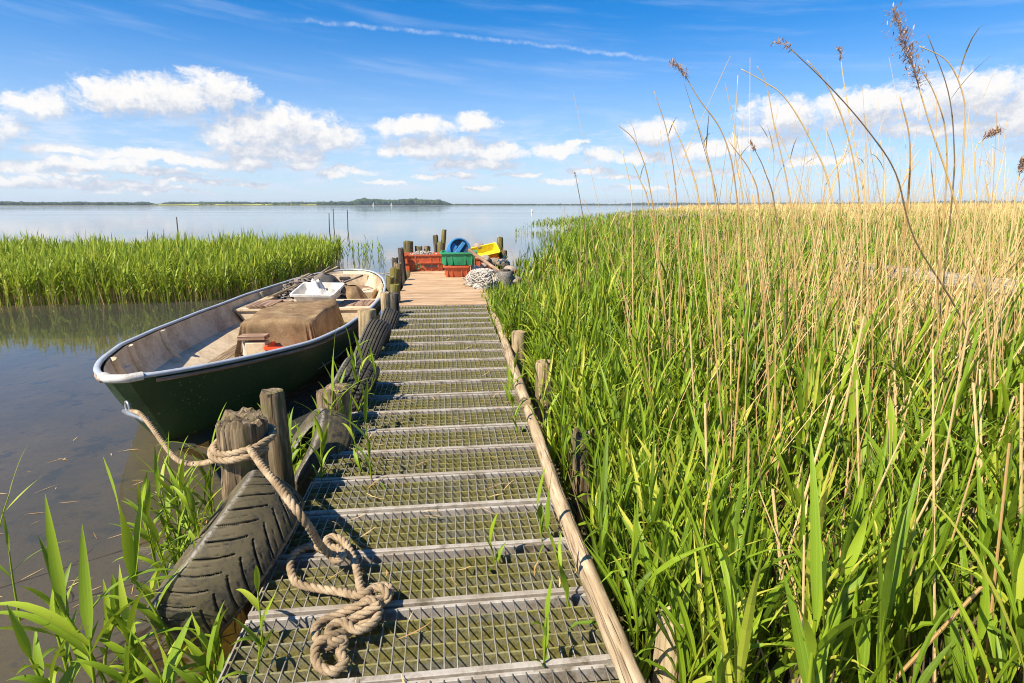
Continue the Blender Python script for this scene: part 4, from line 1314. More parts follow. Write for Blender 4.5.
def section(l, inset=0., floor=None, zdrop=0.):
    b_ = np.maximum(half(l) - inset, .015); g_ = zg(l) - zdrop; k_ = zk(l) + inset * 1.2
    u = np.abs(U)[None]
    w_ = np.sign(U)[None] * b_[:, None] * np.sin(u * PI / 2) ** .72
    vz = (1 - np.cos(u * PI / 2)) ** .80
    z = k_[:, None] + (g_ - k_)[:, None] * vz
    bowsh = .46 * np.clip(1 - l / 1.5, 0, 1)[:, None] * (1 - vz)
    stsh = -.30 * np.clip((l - 5.6) / .94, 0, 1)[:, None] * (1 - vz)
    if floor is not None: z = np.maximum(z, floor)
    return l[:, None] + bowsh + stsh + 0 * z, w_, z


l_, w_, z_ = section(ls)
mb = MB(); mb.grid(BP(l_, w_, z_))
for end in (0, -1):
    V = BP(l_[end], w_[end], z_[end]); k = len(V)
    mb.add(V, [[i, i + 1, k - 2 - i, k - 1 - i] for i in range(k // 2)])
mb.build('hull', M['hull'], boat, smooth=True, auto=60)
li = np.concatenate([[.07, .12, .2, .3], np.linspace(.42, 6.1, 34), [6.2, 6.3, 6.38, 6.44, 6.48]])
l_, w_, z_ = section(li, .045, .035, .004)
mb = MB(); mb.grid(BP(l_, w_, z_)[:, ::-1])
for end in (0, -1):
    V = BP(l_[end], w_[end], z_[end]); k = len(V)
    mb.add(V, [[i, i + 1, k - 2 - i, k - 1 - i] for i in range(k // 2)])
mb.build('inner_liner', M['liner'], boat, smooth=True, auto=60)
# gunwale: rounded rail right round
gl = np.concatenate([ls, ls[::-1]])
gw = np.concatenate([half(ls), -half(ls[::-1])])
gz = zg(gl)
gp = BP(gl, gw * .985, gz + .006)
gp = even(np.vstack([gp, gp[:1]]), .05)[:-1]
mb = MB(); mb.tube(gp, .020, 10, False, squash=.75, up=(0, 0, 1), closed=True); mb.build('gunwale', M['gunwale'], boat, smooth=True)
# bow cap: pale moulded end over the blunt stem, and a brown rubbing strake under the rail
lc = np.linspace(0, .055, 7)
arc = [(l, w) for l, w in zip(lc[::-1], half(lc[::-1]))] + [(l, -w) for l, w in zip(lc, half(lc))]
arc = np.array(arc); cpth = even(BP(arc[:, 0] - .004, arc[:, 1] * 1.02, np.full(len(arc), zg(np.array([0.]))[0] + .004)), .03)
mb = MB(); mb.tube(cpth, .033, 12, True, squash=.8, up=(0, 0, 1)); mb.build('bow_cap', M['cap_grey'], boat, smooth=True, auto=50)
for sd in (1, -1):
    lq = np.linspace(.5, 6.0, 60); rows = []
    for zz in (-.03, .0, .022, .035):
        zt_ = zz + (.010 * np.sin(lq * 9) + .006 * np.sin(lq * 23) if zz > .02 else 0)
        b_, g_, k_ = half(lq), zg(lq), zk(lq); vz = (zt_ - k_) / (g_ - k_)
        u_ = np.arccos(1 - np.clip(vz, 0, 1) ** (1 / .8)) / (PI / 2)
        rows.append(BP(lq + .46 * np.clip(1 - lq / 1.5, 0, 1) * (1 - vz) - .30 * np.clip((lq - 5.6) / .94, 0, 1) * (1 - vz), sd * (b_ * np.sin(u_ * PI / 2) ** .72 + .004), zt_))
    mb = MB(); mb.grid(np.array(rows)); mb.build('waterline_stain', M['scum'], boat, smooth=True)
for sd in (1, -1):
    lq = np.concatenate([[.10, .16], np.linspace(.25, 6.2, 40)])
    mb = MB(); mb.tube(BP(lq, sd * (half(lq) + .004), zg(lq) - .030), .013, 6, up=(0, 0, 1)); mb.build('rubbing_strake', M['thwart'], boat, smooth=True)
# ribs
for l0 in (.75, 1.35, 2.05, 4.55, 5.2):
    for sd in (1, -1):
        u = np.linspace(.45, .985, 12)
        ll = np.full(12, l0); b_ = half(np.array([l0]))[0] - .05; g_ = zg(np.array([l0]))[0]; k_ = zk(np.array([l0]))[0] + .06
        vz = (1 - np.cos(u * PI / 2)) ** .8
        pth = BP(ll + .46 * max(0, 1 - l0 / 1.5) * (1 - vz), sd * b_ * np.sin(u * PI / 2) ** .72, np.maximum(k_ + (g_ - k_) * vz, .04))
        mb = MB(); mb.tube(pth, .034, 8, squash=1.0); mb.build('rib', M['liner'], boat, smooth=True, auto=50)
# sloping buoyancy tanks low along both sides
for sd in (1, -1):
    lq = np.linspace(1.55, 3.66, 14); hb = half(lq)
    z0 = np.full(14, .215); prof_ = []
    for dw, zz in ((.075, .15), (.16, .155), (.24, .13), (.34, .05)):
        prof_.append(BP(lq, sd * (hb - dw - (.05 if zz < .1 else 0)), np.full(14, zz)))
    prof_ = np.array(prof_)
    mb = MB(); mb.grid(prof_ if sd > 0 else prof_[:, ::-1])
    for e_ in (0, -1):
        mb.add(prof_[:, e_], [[0, 1, 2, 3]])
    mb.build('side_tank', M['liner'], boat, smooth=True, auto=25)
# floorboards
for k in range(-3, 4):
    mb = MB(); mb.box(BP(3.5, k * .155, .047), (.148, 4.6 if abs(k) < 3 else 3.4, .016), np.array([BE, BA, [0, 0, 1]]), bev=.003); mb.build('floorboard', M['floorboard'], boat)


def across(l0, l1, z0, z1, name, mat, inset=.06, bev=.004):
    """a box right across the boat, trimmed to its sides"""
    mb = MB()
    lq = np.linspace(l0, l1, 8)
    def hw_(z): 
        b_ = half(lq) - inset; g_ = zg(lq); k_ = zk(lq) + .05
        vz = np.clip((z - k_) / (g_ - k_), 0, 1); u = np.arccos(1 - vz ** (1 / .8)) / (PI / 2)
        return b_ * np.sin(u * PI / 2) ** .72
    ht, hb = hw_(z1), hw_(z0)
    T = np.stack([BP(lq, -ht, np.full(8, z1)), BP(lq, ht, np.full(8, z1))]); Bm = np.stack([BP(lq, -hb, np.full(8, z0)), BP(lq, hb, np.full(8, z0))])
    gg = lambda V: np.stack([(V - B0) @ BA, (V - B0) @ BE, V[..., 2]], -1)
    for V in (T, Bm[::-1], np.stack([T[:, 0], Bm[:, 0]]), np.stack([Bm[:, -1], T[:, -1]]), np.stack([T[0], Bm[0]]), np.stack([Bm[1], T[1]])):
        mb.grid(V, gg(V))
    return mb.build(name, M[mat], boat)


across(3.72, 4.40, .04, .285, 'seat_box', 'liner')
across(3.70, 4.42, .287, .312, 'thwart', 'liner', .055)
# worn brown wood pads let into the thwart
for w0, w1 in ((-.72, -.30), (-.24, .12), (.36, .76)):
    mb = MB(); mb.box(BP(4.06, (w0 + w1) / 2, .318), (w1 - w0, .44, .012), np.array([BE, BA, [0, 0, 1]]), bev=.003); mb.build('thwart_pad', M['thwart'], boat)
mb = MB(); mb.box(BP(3.95, -.55, .338), (.30, .46, .026), np.array([BE, BA, [0, 0, 1]]), bev=.003); mb.build('loose_board', M['thwart'], boat)
across(5.75, 6.28, .22, .245, 'stern_seat', 'thwart')
mb = MB(); mb.box(BP(6.27, 0., .34), (.62, .03, .2), np.array([BE, BA, [0, 0, 1]]), bev=.004); mb.build('stern_panel', M['liner'], boat)
mb = MB(); mb.box(BP(6.25, -.06, .37), (.18, .03, .05), np.array([BE, BA, [0, 0, 1]]), bev=.01); mb.build('stern_slot', M['black_cloth'], boat)
mb = MB(); mb.box(BP(5.45, .46, .18), (.22, .4, .22), np.array([BE, BA, [0, 0, 1]]), taper=.7, bev=.01); mb.build('stern_locker', M['liner'], boat)
# cleat, side plate, bow eye
cl = MB(); c_ = BP(.42, -.03, .50 - .09)
cl.tube([c_ - BE * .07 + [0, 0, .05], c_ + BE * .07 + [0, 0, .05]], .011, 8); cl.tube([c_ + [0, 0, -.04], c_ + [0, 0, .05]], .012, 8); cl.build('cleat', M['steel'], boat, smooth=True, auto=40)
mb = MB(); pth = BP(1.05, -half(np.array([1.05]))[0] + .075, .30); mb.box(pth, (.012, .15, .065), np.array([BE * .97 + np.array([0, 0, -.22]), BA, [.0, 0, 1]]), bev=.003); mb.build('side_plate', M['gunwale'], boat)
eye = BP(.10, 0., .36) + BA * -.02
ring = MB(); a_ = np.linspace(0, 2 * PI, 20, endpoint=False)
ring.tube(eye + np.outer(np.cos(a_) * .034, BE * .6 + BA * -.5) + np.outer(np.sin(a_) * .034, [0, 0, 1.]) - BA * .035, .008, 8, False, closed=True)
ring.build('bow_eye', M['steel'], boat, smooth=True)

# things in the boat
sac = thing('covered_crate', 'crate under a brown burlap sack cover amidships in the boat', 'crate', BP(3.0, .10, .055))
mb = MB()
hx, hy, zt, zb = .36, .60, .43, .06
nn = 160
aa = np.linspace(0, 2 * PI, nn, endpoint=False)
ca, sa = np.cos(aa), np.sin(aa)
ex = .14
rx_ = np.sign(ca) * np.abs(ca) ** ex * hx; ry_ = np.sign(sa) * np.abs(sa) ** ex * hy
rings = []
for f in (.02, .3, .6, .85, .97):
    zz = zt + .045 * np.array([vnoise((x * f, y * f, 0), 5, 3) for x, y in zip(rx_, ry_)]) - (.006 if f > .9 else 0)
    rings.append(np.stack([rx_ * f, ry_ * f, zz], -1))
corner = np.abs(rx_ / hx) ** 6 * np.abs(ry_ / hy) ** 6
for k in range(1, 13):
    q_ = k / 12
    fold = (np.sin(aa * 23 + 2.1 * np.sin(aa * 3)) * .6 + np.sin(aa * 41 + 1) * .35) * .030 * q_ + .06 * corner * q_
    sc_ = 1.0 + .05 * q_
    nx, ny = rx_ / hx, ry_ / hy
    bot = zb + .04 * (np.sin(aa * 3 + 1) * .5 + .5) * q_ + .02 * np.sin(aa * 23) * q_
    zz = zt - .014 + (bot - (zt - .014)) * q_
    rings.append(np.stack([rx_ * sc_ + nx * fold, ry_ * sc_ + ny * fold, zz], -1))
Rg = np.array(rings)
V = BP(2.98 + Rg[..., 1], .10 + Rg[..., 0], Rg[..., 2])
mb.grid(V, wrap_v=True); mb.build('sack_cover', M['burlap'], sac, smooth=True, auto=70)
mb = MB(); mb.box(BP(2.98, .10, .205), (hx * 1.9, hy * 1.9, .27), np.array([BE, BA, [0, 0, 1]])); mb.build('crate_body', M['thwart'], sac)


def tub(centre, ex_, ey_, L, Wd, H, mat, name, label, cat, taper=.86, lip=.014, thick=.008, rib=True, group=None, ez=None, handles=True):
    """open-topped moulded crate: walls, floor, rim, ribs; centre = middle of its bottom"""
    ez = np.array([0, 0, 1.]) if ez is None else ez
    t_ = thing(name, label, cat, centre, group)
    c = np.asarray(centre, float)
    def q(x, y, z): return c + ex_ * x + ey_ * y + ez * z
    def ring(f, z, off=0):
        n = 8; out = []
        hx, hy = L / 2 * f + off, Wd / 2 * f + off; r_ = min(.035, hx * .4, hy * .4)
        for (sx, sy, a0) in ((1, 1, 0), (-1, 1, 90), (-1, -1, 180), (1, -1, 270)):
            for k in range(4):
                a = R(a0 + k * 30); out.append(q(sx * (hx - r_) + r_ * math.cos(a), sy * (hy - r_) + r_ * math.sin(a), z))
        return np.array(out)
    m_ = MB()
    fz = lambda z: taper + (1 - taper) * z / H
    rings = [ring(taper * .02, 0), ring(taper, 0), ring(fz(H * .5), H * .5), ring(fz(H - .03), H - .03), ring(1, H - .028, lip), ring(1, H, lip), ring(1, H, -thick), ring(fz(H * .5), H * .5, -thick), ring(taper, thick * 1.2, -thick), ring(taper * .02, thick * 1.2)]
    m_.grid(np.array(rings), wrap_v=True); m_.build('body', M[mat], t_, smooth=True, auto=35)
    if rib:
        r_ = MB()
        for sx in (-.78, -.4, .4, .78):
            for sy in (-1, 1):
                r_.box(q(sx * L / 2 * .93, sy * (Wd / 2 * (fz(H * .45)) + .004), H * .45), (.016, .014, H * .78), np.array([ex_, ey_, ez]))
        for sy in (-.6, .6):
            for sx in (-1, 1):
                r_.box(q(sx * (L / 2 * fz(H * .45) + .004), sy * Wd / 2 * .93, H * .45), (.014, .016, H * .78), np.array([ex_, ey_, ez]))
        r_.build('ribs', M[mat], t_)
    if handles:
        for sx in (-1, 1):
            h_ = MB(); h_.box(q(sx * (L / 2 * fz(H * .72) + .002), 0, H * .72), (.012, Wd * .3, H * .16), np.array([ex_, ey_, ez])); h_.build('hand_slot', M['black_cloth'], t_)
    return t_


tl = BE * .985 - BA * .17; tl /= np.linalg.norm(tl)
tf = np.cross([0, 0, 1.], tl); tf = tf * np.sign(tf @ BA) * .97 + np.array([0, 0, .24]); tf /= np.linalg.norm(tf); tz = np.cross(tl, tf); tz *= np.sign(tz[2])
tub(BP(3.98, .12, .378), tl, tf, .54, .40, .15, 'white_plastic', 'plastic_tub', 'white plastic tub standing tilted on the boat\'s middle seat', 'tub', .8, ez=tz, rib=False)
rt = tub(BP(2.30, .28, .056), BE, BA, .42, .36, .16, 'red_plastic', 'plastic_tub', 'orange-red plastic tub on the boat floor before the sack', 'tub', .8, rib=False, handles=False)
pu = thing('bait_stand', 'small white stand topped by a wooden block in the boat', 'stand', BP(2.24, -.08, .055))
mb = MB(); c_ = BP(2.24, -.16, 0.); mb.tube([c_ + [0, 0, .055], c_ + [0, 0, .20], c_ + [0, 0, .27]], [.025, .025, .022], 14); mb.build('post', M['white_plastic'], pu, smooth=True, auto=40)
mb = MB(); mb.box(BP(2.24, -.04, .17), (.20, .12, .16), np.array([BE, BA, [0, 0, 1]]), bev=.01); mb.build('housing', M['liner'], pu)
mb = MB()
for k in range(3): mb.box(BP(2.19 + k * .05, -.07, .292), (.26, .042, .04), np.array([BE, BA, [0, 0, 1]]), bev=.003)
mb.build('wooden_block', M['thwart'], pu)
# net heap in the stern with oar and dark rag
net = thing('net_heap', 'tangled grey-brown fishing net heaped in the boat\'s stern', 'net', BP(5.0, -.25, .06))


def heap(mb, centre, ex_, ey_, a, b, h, n=40, amp=.25, sc_=5., seed=0):
    th = np.linspace(0, 2 * PI, n, endpoint=False); V = []
    for f in np.linspace(0, 1, 16):
        row = []
        for t in th:
            r_ = f * (1 + .18 * mnoise.noise(Vector((math.cos(t) * 1.5 + seed, math.sin(t) * 1.5, 0))))
            p = np.asarray(centre) + ex_ * a * r_ * math.cos(t) + ey_ * b * r_ * math.sin(t)
            zz = h * (1 - f ** 2) ** .8 * (1 + amp * mnoise.noise(Vector((p[0] * sc_, p[1] * sc_, seed)))) + .35 * amp * h * mnoise.noise(Vector((p[0] * sc_ * 3, p[1] * sc_ * 3, seed))) * (1 - f ** 4)
            row.append([p[0], p[1], p[2] + max(zz, -.0)])
        V.append(row)
    mb.grid(np.array(V), wrap_v=True)


def loops(mb, centre, ex_, ey_, a, b, h, cnt, r_, lsz=.12, seed=1):
    r2 = np.random.default_rng(seed)
    for _ in range(cnt):
        x, y = r2.normal(0, .42, 2)
        if x * x + y * y > 1: continue
        p0 = np.asarray(centre) + ex_ * a * x + ey_ * b * y
        zt_ = h * max(.05, 1 - x * x - y * y) ** .8
        k = 7
        t = np.linspace(0, 2 * PI * r2.uniform(.6, 1.1), k) + r2.uniform(0, 6)
        s1, s2 = r2.uniform(.4, 1, 2) * lsz
        pts = np.stack([p0[0] + s1 * np.cos(t), p0[1] + s2 * np.sin(t), p0[2] + zt_ + .02 + .03 * np.sin(2 * t + r2.uniform(0, 6))], 1)
        mb.tube(cr(pts, 4), r_, 5)


mb = MB(); heap(mb, BP(3.98, .10, .40), tl, tf, .25, .19, .16, amp=1.3, sc_=7, seed=17)
tag(mb.build('crumpled_sheet', M['white_plastic'], smooth=True), 'crumpled dirty white sheet stuffed into the tub in the boat', 'sheet')
mb = MB(); heap(mb, BP(5.0, -.2, .05), BE, BA, .62, .6, .43, amp=.55, sc_=5); mb.build('mesh_pile', M['grey_net'], net, smooth=True)
mb = MB(); loops(mb, BP(5.0, -.2, .05), BE, BA, .6, .55, .44, 130, .010, .17, 4); mb.build('cord', M['grey_net'], net, smooth=True)
rag = MB()
tt = np.linspace(0, 1, 9); pk = BP(4.80, .04, .60)
rows = []
for k, f in enumerate(np.linspace(0, 1, 7)):
    rr_ = .05 + .22 * f
    a_ = np.linspace(0, 2 * PI, 30, endpoint=False)
    rows.append(pk + np.stack([rr_ * np.cos(a_) * (1 + .3 * np.sin(a_ * 5) * f), rr_ * np.sin(a_) * (1 + .3 * np.sin(a_ * 5 + 1) * f), np.full(30, -.40 * f ** 1.5)], 1))
rag.grid(np.array(rows), wrap_v=True)
tag(rag.build('dark_rag', M['black_cloth'], smooth=True), 'black cloth draped to a peak over the net in the stern', 'cloth')
rg2 = MB(); rows = []
pk = BP(4.90, .34, .43)
for k, f in enumerate(np.linspace(0, 1, 7)):
    a_ = np.linspace(0, 2 * PI, 30, endpoint=False); rr_ = .06 + .16 * f
    rows.append(pk + np.stack([rr_ * np.cos(a_) * (1 + .3 * np.sin(a_ * 6) * f), rr_ * np.sin(a_) * (1 + .3 * np.sin(a_ * 4 + 1) * f), np.full(30, -.32 * f ** 1.6)], 1))
rg2.grid(np.array(rows), wrap_v=True)
tag(rg2.build('pale_rag', M['burlap'], smooth=True), 'pale brown rag hanging beside the black cloth in the stern', 'cloth')
oar = thing('oar', 'wooden oar lying over the net with its tip above the stern', 'oar', BP(5.0, -.5, .4))
oa, ob = BP(4.25, -.62, .36), BP(5.95, -.10, .58)
mb = MB(); mb.tube([oa + (ob - oa) * t for t in np.linspace(0, 1, 10)], .021, 10); mb.build('shaft', M['post_pale'], oar, smooth=True, auto=45)
dd_ = (ob - oa) / np.linalg.norm(ob - oa); nn_ = np.cross(dd_, [0, 0, 1]); nn_ /= np.linalg.norm(nn_)
mb = MB(); mb.box(oa - dd_ * .2, (.52, .12, .016), np.array([dd_, nn_, np.cross(nn_, dd_)]), bev=.006); mb.build('blade', M['post_pale'], oar)
mb = MB()
stk = [BP(4.5, -.62, .35), BP(5.1, -.55, .42), BP(5.7, -.42, .50)]
mb.tube(cr(stk, 6), .016, 8); tag(mb.build('stick', M['driftwood'], smooth=True), 'crooked grey stick lying along the net by the far gunwale', 'stick')

for i_, (la, wa, za, lb, wb, zb_, lab) in enumerate(((4.7, -.45, .3, 5.3, -.05, .66, 'short grey stick poking up from the net in the stern'), (4.55, .0, .36, 5.5, .38, .50, 'thin pale cane lying over the net towards the jetty side'), (5.2, -.6, .40, 4.75, -.2, .62, 'forked grey branch lodged in the net by the oar'))):
    a_, b_ = BP(la, wa, za), BP(lb, wb, zb_)
    mb = MB(); mb.tube(cr([a_, (a_ + b_) / 2 + [.02, 0, .03], b_], 6), .015, 7, rough=.1, seed=i_)
    tag(mb.build('stick', M['driftwood'], smooth=True), lab, 'stick', 'sticks in the boat')

# ------------------------------------------------------------------ jetty head: crates, drum, nets


def deckpt(px, py, z=DECK + .012): return PZ(px, py, z)


JX, JY = JR, JD
def rotv(a): return JR * math.cos(R(a)) + JD * math.sin(R(a)), -JR * math.sin(R(a)) + JD * math.cos(R(a))
e1_, e2_ = rotv(2)
ct = deckpt(424.5, 271) + e2_ * .24
DK = ct[2]
tub(ct, e1_, e2_, .74, .46, .17, 'orange_plastic', 'fish_crate', 'long orange fish crate at the bottom of its stack on the planks', 'crate', .93, group='fish crates on the jetty head', handles=False)
c2 = ct + np.array([0, 0, .135]) + e1_ * -.02
tub(c2, e1_, e2_, .78, .48, .17, 'orange_plastic', 'fish_crate', 'long orange fish crate on top, filled with netting', 'crate', .93, group='fish crates on the jetty head', handles=False)
mb = MB(); heap(mb, c2 + [0, 0, .05], e1_, e2_, .34, .19, .10, amp=.8, sc_=9, seed=5); loops(mb, c2 + [0, 0, .05], e1_, e2_, .3, .16, .12, 34, .008, .08, 8)
tag(mb.build('netting', M['white_net'], smooth=True), 'pale netting lying in the upper orange crate', 'net')
lb_ = MB(); lb_.box(ct + e2_ * -.2385 + e1_ * .12 + [0, 0, .085], (.24, .004, .035), np.array([e1_, e2_, [0, 0, 1]])); lb_.build('worn_label', M['black_cloth'], bpy.data.objects['fish_crate'])
mb = MB(); lp_ = ct + e2_ * -.262 + e1_ * -.16
mb.tube(cr([lp_ + [0, 0, .27], lp_ + e1_ * .01 + [0, 0, .12], lp_ + e1_ * .03 + [0, 0, .04], lp_ + e1_ * .09 + [0, 0, .07], lp_ + e1_ * .08 + [0, 0, .13], lp_ + e1_ * .0 + [0, 0, .13]], 6), .006, 6)
tag(mb.build('string', M['green_plastic'], smooth=True), 'grey-green string hanging down the orange crate\'s front', 'string')
e1b, e2b = rotv(-3)
c3 = deckpt(457, 277) + e2b * .30
tub(c3, e1b, e2b, .44, .62, .19, 'orange_plastic', 'fish_crate', 'small orange crate end-on under the green one', 'crate', .86, group='fish crates on the jetty head')
c4 = c3 + np.array([0, 0, .19]) + e1b * .03
tub(c4, e1b, e2b, .60, .46, .22, 'green_plastic', 'fish_crate', 'bright green crate holding the blue drum', 'crate', .86, group='fish crates on the jetty head')
# blue drum on its side in the green crate
dr = thing('plastic_drum', 'round blue plastic drum tipped on its side in the green crate', 'drum', c4 + [0, 0, .05])
dc = c4 + np.array([0, 0, .245]) + e2b * -.02
axd = -e2b * .92 + np.array([0, 0, .30]) + e1b * .22; axd /= np.linalg.norm(axd)
ud = np.cross(axd, [0, 0, 1]); ud /= np.linalg.norm(ud); vd = np.cross(ud, axd)
ang = np.linspace(0, 2 * PI, 48, endpoint=False)
def drum_ring(a, r_): return dc + axd * a * .9 + .88 * r_ * (np.cos(ang)[:, None] * ud + np.sin(ang)[:, None] * vd)
mb = MB(); mb.grid(np.array([drum_ring(a, r_) for a, r_ in ((-.22, .01), (-.22, .19), (-.2, .215), (-.07, .225), (-.06, .236), (-.04, .236), (-.03, .225), (.09, .222), (.12, .205), (.12, .19), (.10, .18))]), wrap_v=True)
mb.build('shell', M['blue_plastic'], dr, smooth=True, auto=35)
mb = MB(); mb.grid(np.array([drum_ring(a, r_) for a, r_ in ((.10, .181), (.055, .17), (.05, .01))]), wrap_v=True); mb.build('end_face', M['blue_dark'], dr, smooth=True, auto=35)
mb = MB(); dv = (ud * .6 + vd * .8) * -1
dv = ud * -.62 + vd * .78
mb.box(dc + axd * .066, (.295, .066, .03), np.array([dv, np.cross(axd, dv), axd]), bev=.006); mb.build('brace', M['blue_plastic'], dr)
mb = MB(); a_ = np.linspace(-.1, 1.2, 12)
mb.grid(np.array([[dc + axd * .064 + .88 * r_ * (math.cos(x) * (-ud) * -1 + math.sin(x) * vd * -1) for x in np.linspace(-.9, 1.0, 10)] for r_ in (.06, .165)])); mb.build('end_patch', M['blue_plastic'], dr)
# back orange crate, yellow crate
c5 = deckpt(483, 270) + e2b * .3 + JR * .04
tub(c5, e1b, e2b, .52, .4, .22, 'orange_plastic', 'fish_crate', 'dark orange crate behind, under the yellow one', 'crate', .9, group='fish crates on the jetty head')
ye = rotv(6); yt = ye[0] * .97 + np.array([0, 0, .20]); yt /= np.linalg.norm(yt)
yf = np.cross(np.cross(yt, ye[1]), yt); yz = np.cross(yt, ye[1]); yz = yz * np.sign(yz[2])
# tip it towards the viewer
tilt = R(28); y2 = yf * math.cos(tilt) + yz * math.sin(tilt); z2 = -yf * math.sin(tilt) + yz * math.cos(tilt)
tub(PY(485.5, 256.5, c5[1] + .15), yt, y2, .52, .34, .15, 'yellow_plastic', 'fish_crate', 'yellow crate tipped forward on top at the right', 'crate', .86, group='fish crates on the jetty head', ez=z2)
# white net heap
wn = thing('white_net_heap', 'heap of white netting and line on the planks beside the bollard', 'net', deckpt(484, 286))
nc = deckpt(483.5, 284)
mb = MB(); heap(mb, nc, JR, JD, .25, .50, .17, amp=.6, sc_=7, seed=9); mb.build('net_pile', M['white_net'], wn, smooth=True)
mb = MB(); loops(mb, nc, JR, JD, .26, .50, .18, 210, .009, .10, 12); mb.build('line', M['white_net'], wn, smooth=True)
# white sheet
sh = MB(); pa = deckpt(474, 277); rows = []
for f in np.linspace(0, 1, 9):
    rows.append([pa + JR * (-.06 + .42 * g_) * (.35 + .65 * f) + JD * (.35 - .3 * f) + np.array([0, 0, .24 * (1 - f) ** .8 * (1 - .6 * g_) + .012 + .012 * math.sin(9 * g_ + 4 * f)]) for g_ in np.linspace(0, 1, 9)])
tag(sh.build('white_sheet', M['white_plastic'], smooth=True) if False else sh.grid(np.array(rows)).build('white_sheet', M['white_plastic'], smooth=True), 'white plastic sheet lying against the small orange crate', 'sheet')
# leaning stick/boat hook, stones and driftwood
la_, lb_ = PY(469, 250, 9.7), PY(500, 272, 8.75)
mb = MB(); mb.tube([la_ + (lb_ - la_) * t for t in np.linspace(0, 1, 8)], .028, 8, rough=.08); tag(mb.build('wooden_stake', M['thwart'], smooth=True, auto=45), 'brown wooden stake slanting down across the crates to the bollard', 'stake')


def rock(px, py, Y, r_, label, mat='stone', sq=(1, 1, .7)):
    p = PY(px, py, Y); b3 = bmesh.new(); bmesh.ops.create_icosphere(b3, subdivisions=3, radius=1)
    v = np.array([x.co[:] for x in b3.verts]); f = np.array([[x.index for x in ff.verts] for ff in b3.faces]); b3.free()
    d = np.array([1 + .28 * mnoise.noise(Vector(x * 1.3 + px)) + .1 * mnoise.noise(Vector(x * 4 + py)) for x in v])
    mb = MB(); mb.add(v * d[:, None] * r_ * sq + p, f)
    return tag(mb.build('driftwood_block' if mat != 'stone' else 'stone', M[mat], smooth=True), label, 'wood block' if mat != 'stone' else 'stone', 'rubble at the jetty head')


rock(479, 247.5, 11.4, .13, 'round brown stone behind the yellow crate')
rock(494, 262, 10.3, .13, 'pale split wood block below the yellow crate', 'driftwood', (1.3, .8, .6))
rock(485, 259, 10.2, .10, 'brown wood block under the slanting stake', 'driftwood')
rock(503, 263, 10.2, .12, 'brown stone at the foot of the right posts', 'stone')
rock(484, 266, 9.8, .075, 'small stone beside the white netting')
rock(510, 270, 9.3, .11, 'pinkish stone right of the bollard among the reeds')
rock(514, 282, 8.7, .13, 'flat stone right of the bollard at the reed edge')
mb = MB(); q0 = PY(500, 264, 9.6)
for k in range(9):
    a_ = random.uniform(0, 6.28)
    mb.tube(cr([q0, q0 + np.array([.08 * math.cos(a_), .08 * math.sin(a_), .06]), q0 + np.array([.17 * math.cos(a_), .17 * math.sin(a_), random.uniform(-.05, .14)])], 5), .009, 6)
tag(mb.build('rope_tangle', M['blue_dark'], smooth=True), 'tangle of dark stiff cord above the bollard', 'rope')

# ------------------------------------------------------------------ mooring rope


def laid_rope(mb, path, r_, lay=.075):
    path = even(path, .006)
    m = len(path)
    tan = np.gradient(path, axis=0); tan /= np.linalg.norm(tan, axis=1)[:, None]
    x = np.cross(tan[0], [0, 0, 1.]); x /= np.linalg.norm(x); N = np.zeros((m, 3))
    for i in range(m):
        x = x - tan[i] * (x @ tan[i]); x /= np.linalg.norm(x); N[i] = x
    Bn = np.cross(tan, N)
    for k in range(3):
        ph = np.arange(m) * .006 / lay * 2 * PI + k * 2 * PI / 3
        mb.tube(path + r_ * .50 * (np.cos(ph)[:, None] * N + np.sin(ph)[:, None] * Bn), r_ * .56, 7)


rope = thing('mooring_rope', 'thick twisted hemp rope from bow to post, its loose end coiled on the grating', 'rope', (-.45, 1.5, .36))
RR = .0132
e_ = eye - BA * .06
pts = [eye + [0, 0, -.03] - BA * .03]
for px, py, f in ((139, 413, .15), (150, 425, .27), (163, 443, .42), (178, 460, .6), (197, 464, .78), (219, 458, .93)):
    pts.append(PY(px, py, eye[1] + (tA[1] - .06 - eye[1]) * f))
# turns round post A
pr_ = .088 * 1.04 + RR
pc = np.array([tA[0], tA[1]])
zc = float(PY(240, 449, tA[1] - .1)[2])
turns = []
for t in np.linspace(-PI * .95, PI * 3.9, 44):
    k = (t + PI) / (PI * 4.9)
    ax_z = zc + .022 * math.sin(t * 1.0 + .6) + .045 * (k - .5) * (1 if k < .6 else -1.2)
    turns.append([pc[0] - .03 * (tA[2] - ax_z) + (pr_ + .012 * (k > .55)) * math.cos(t), pc[1] + (pr_ + .012 * (k > .55)) * math.sin(t), ax_z])
pts += turns
laid_rope_path1 = cr(np.array(pts), 8)
mb = MB(); laid_rope(mb, laid_rope_path1, RR); mb.build('mooring_line', M['rope'], rope, smooth=True)
fuzz = [laid_rope_path1]
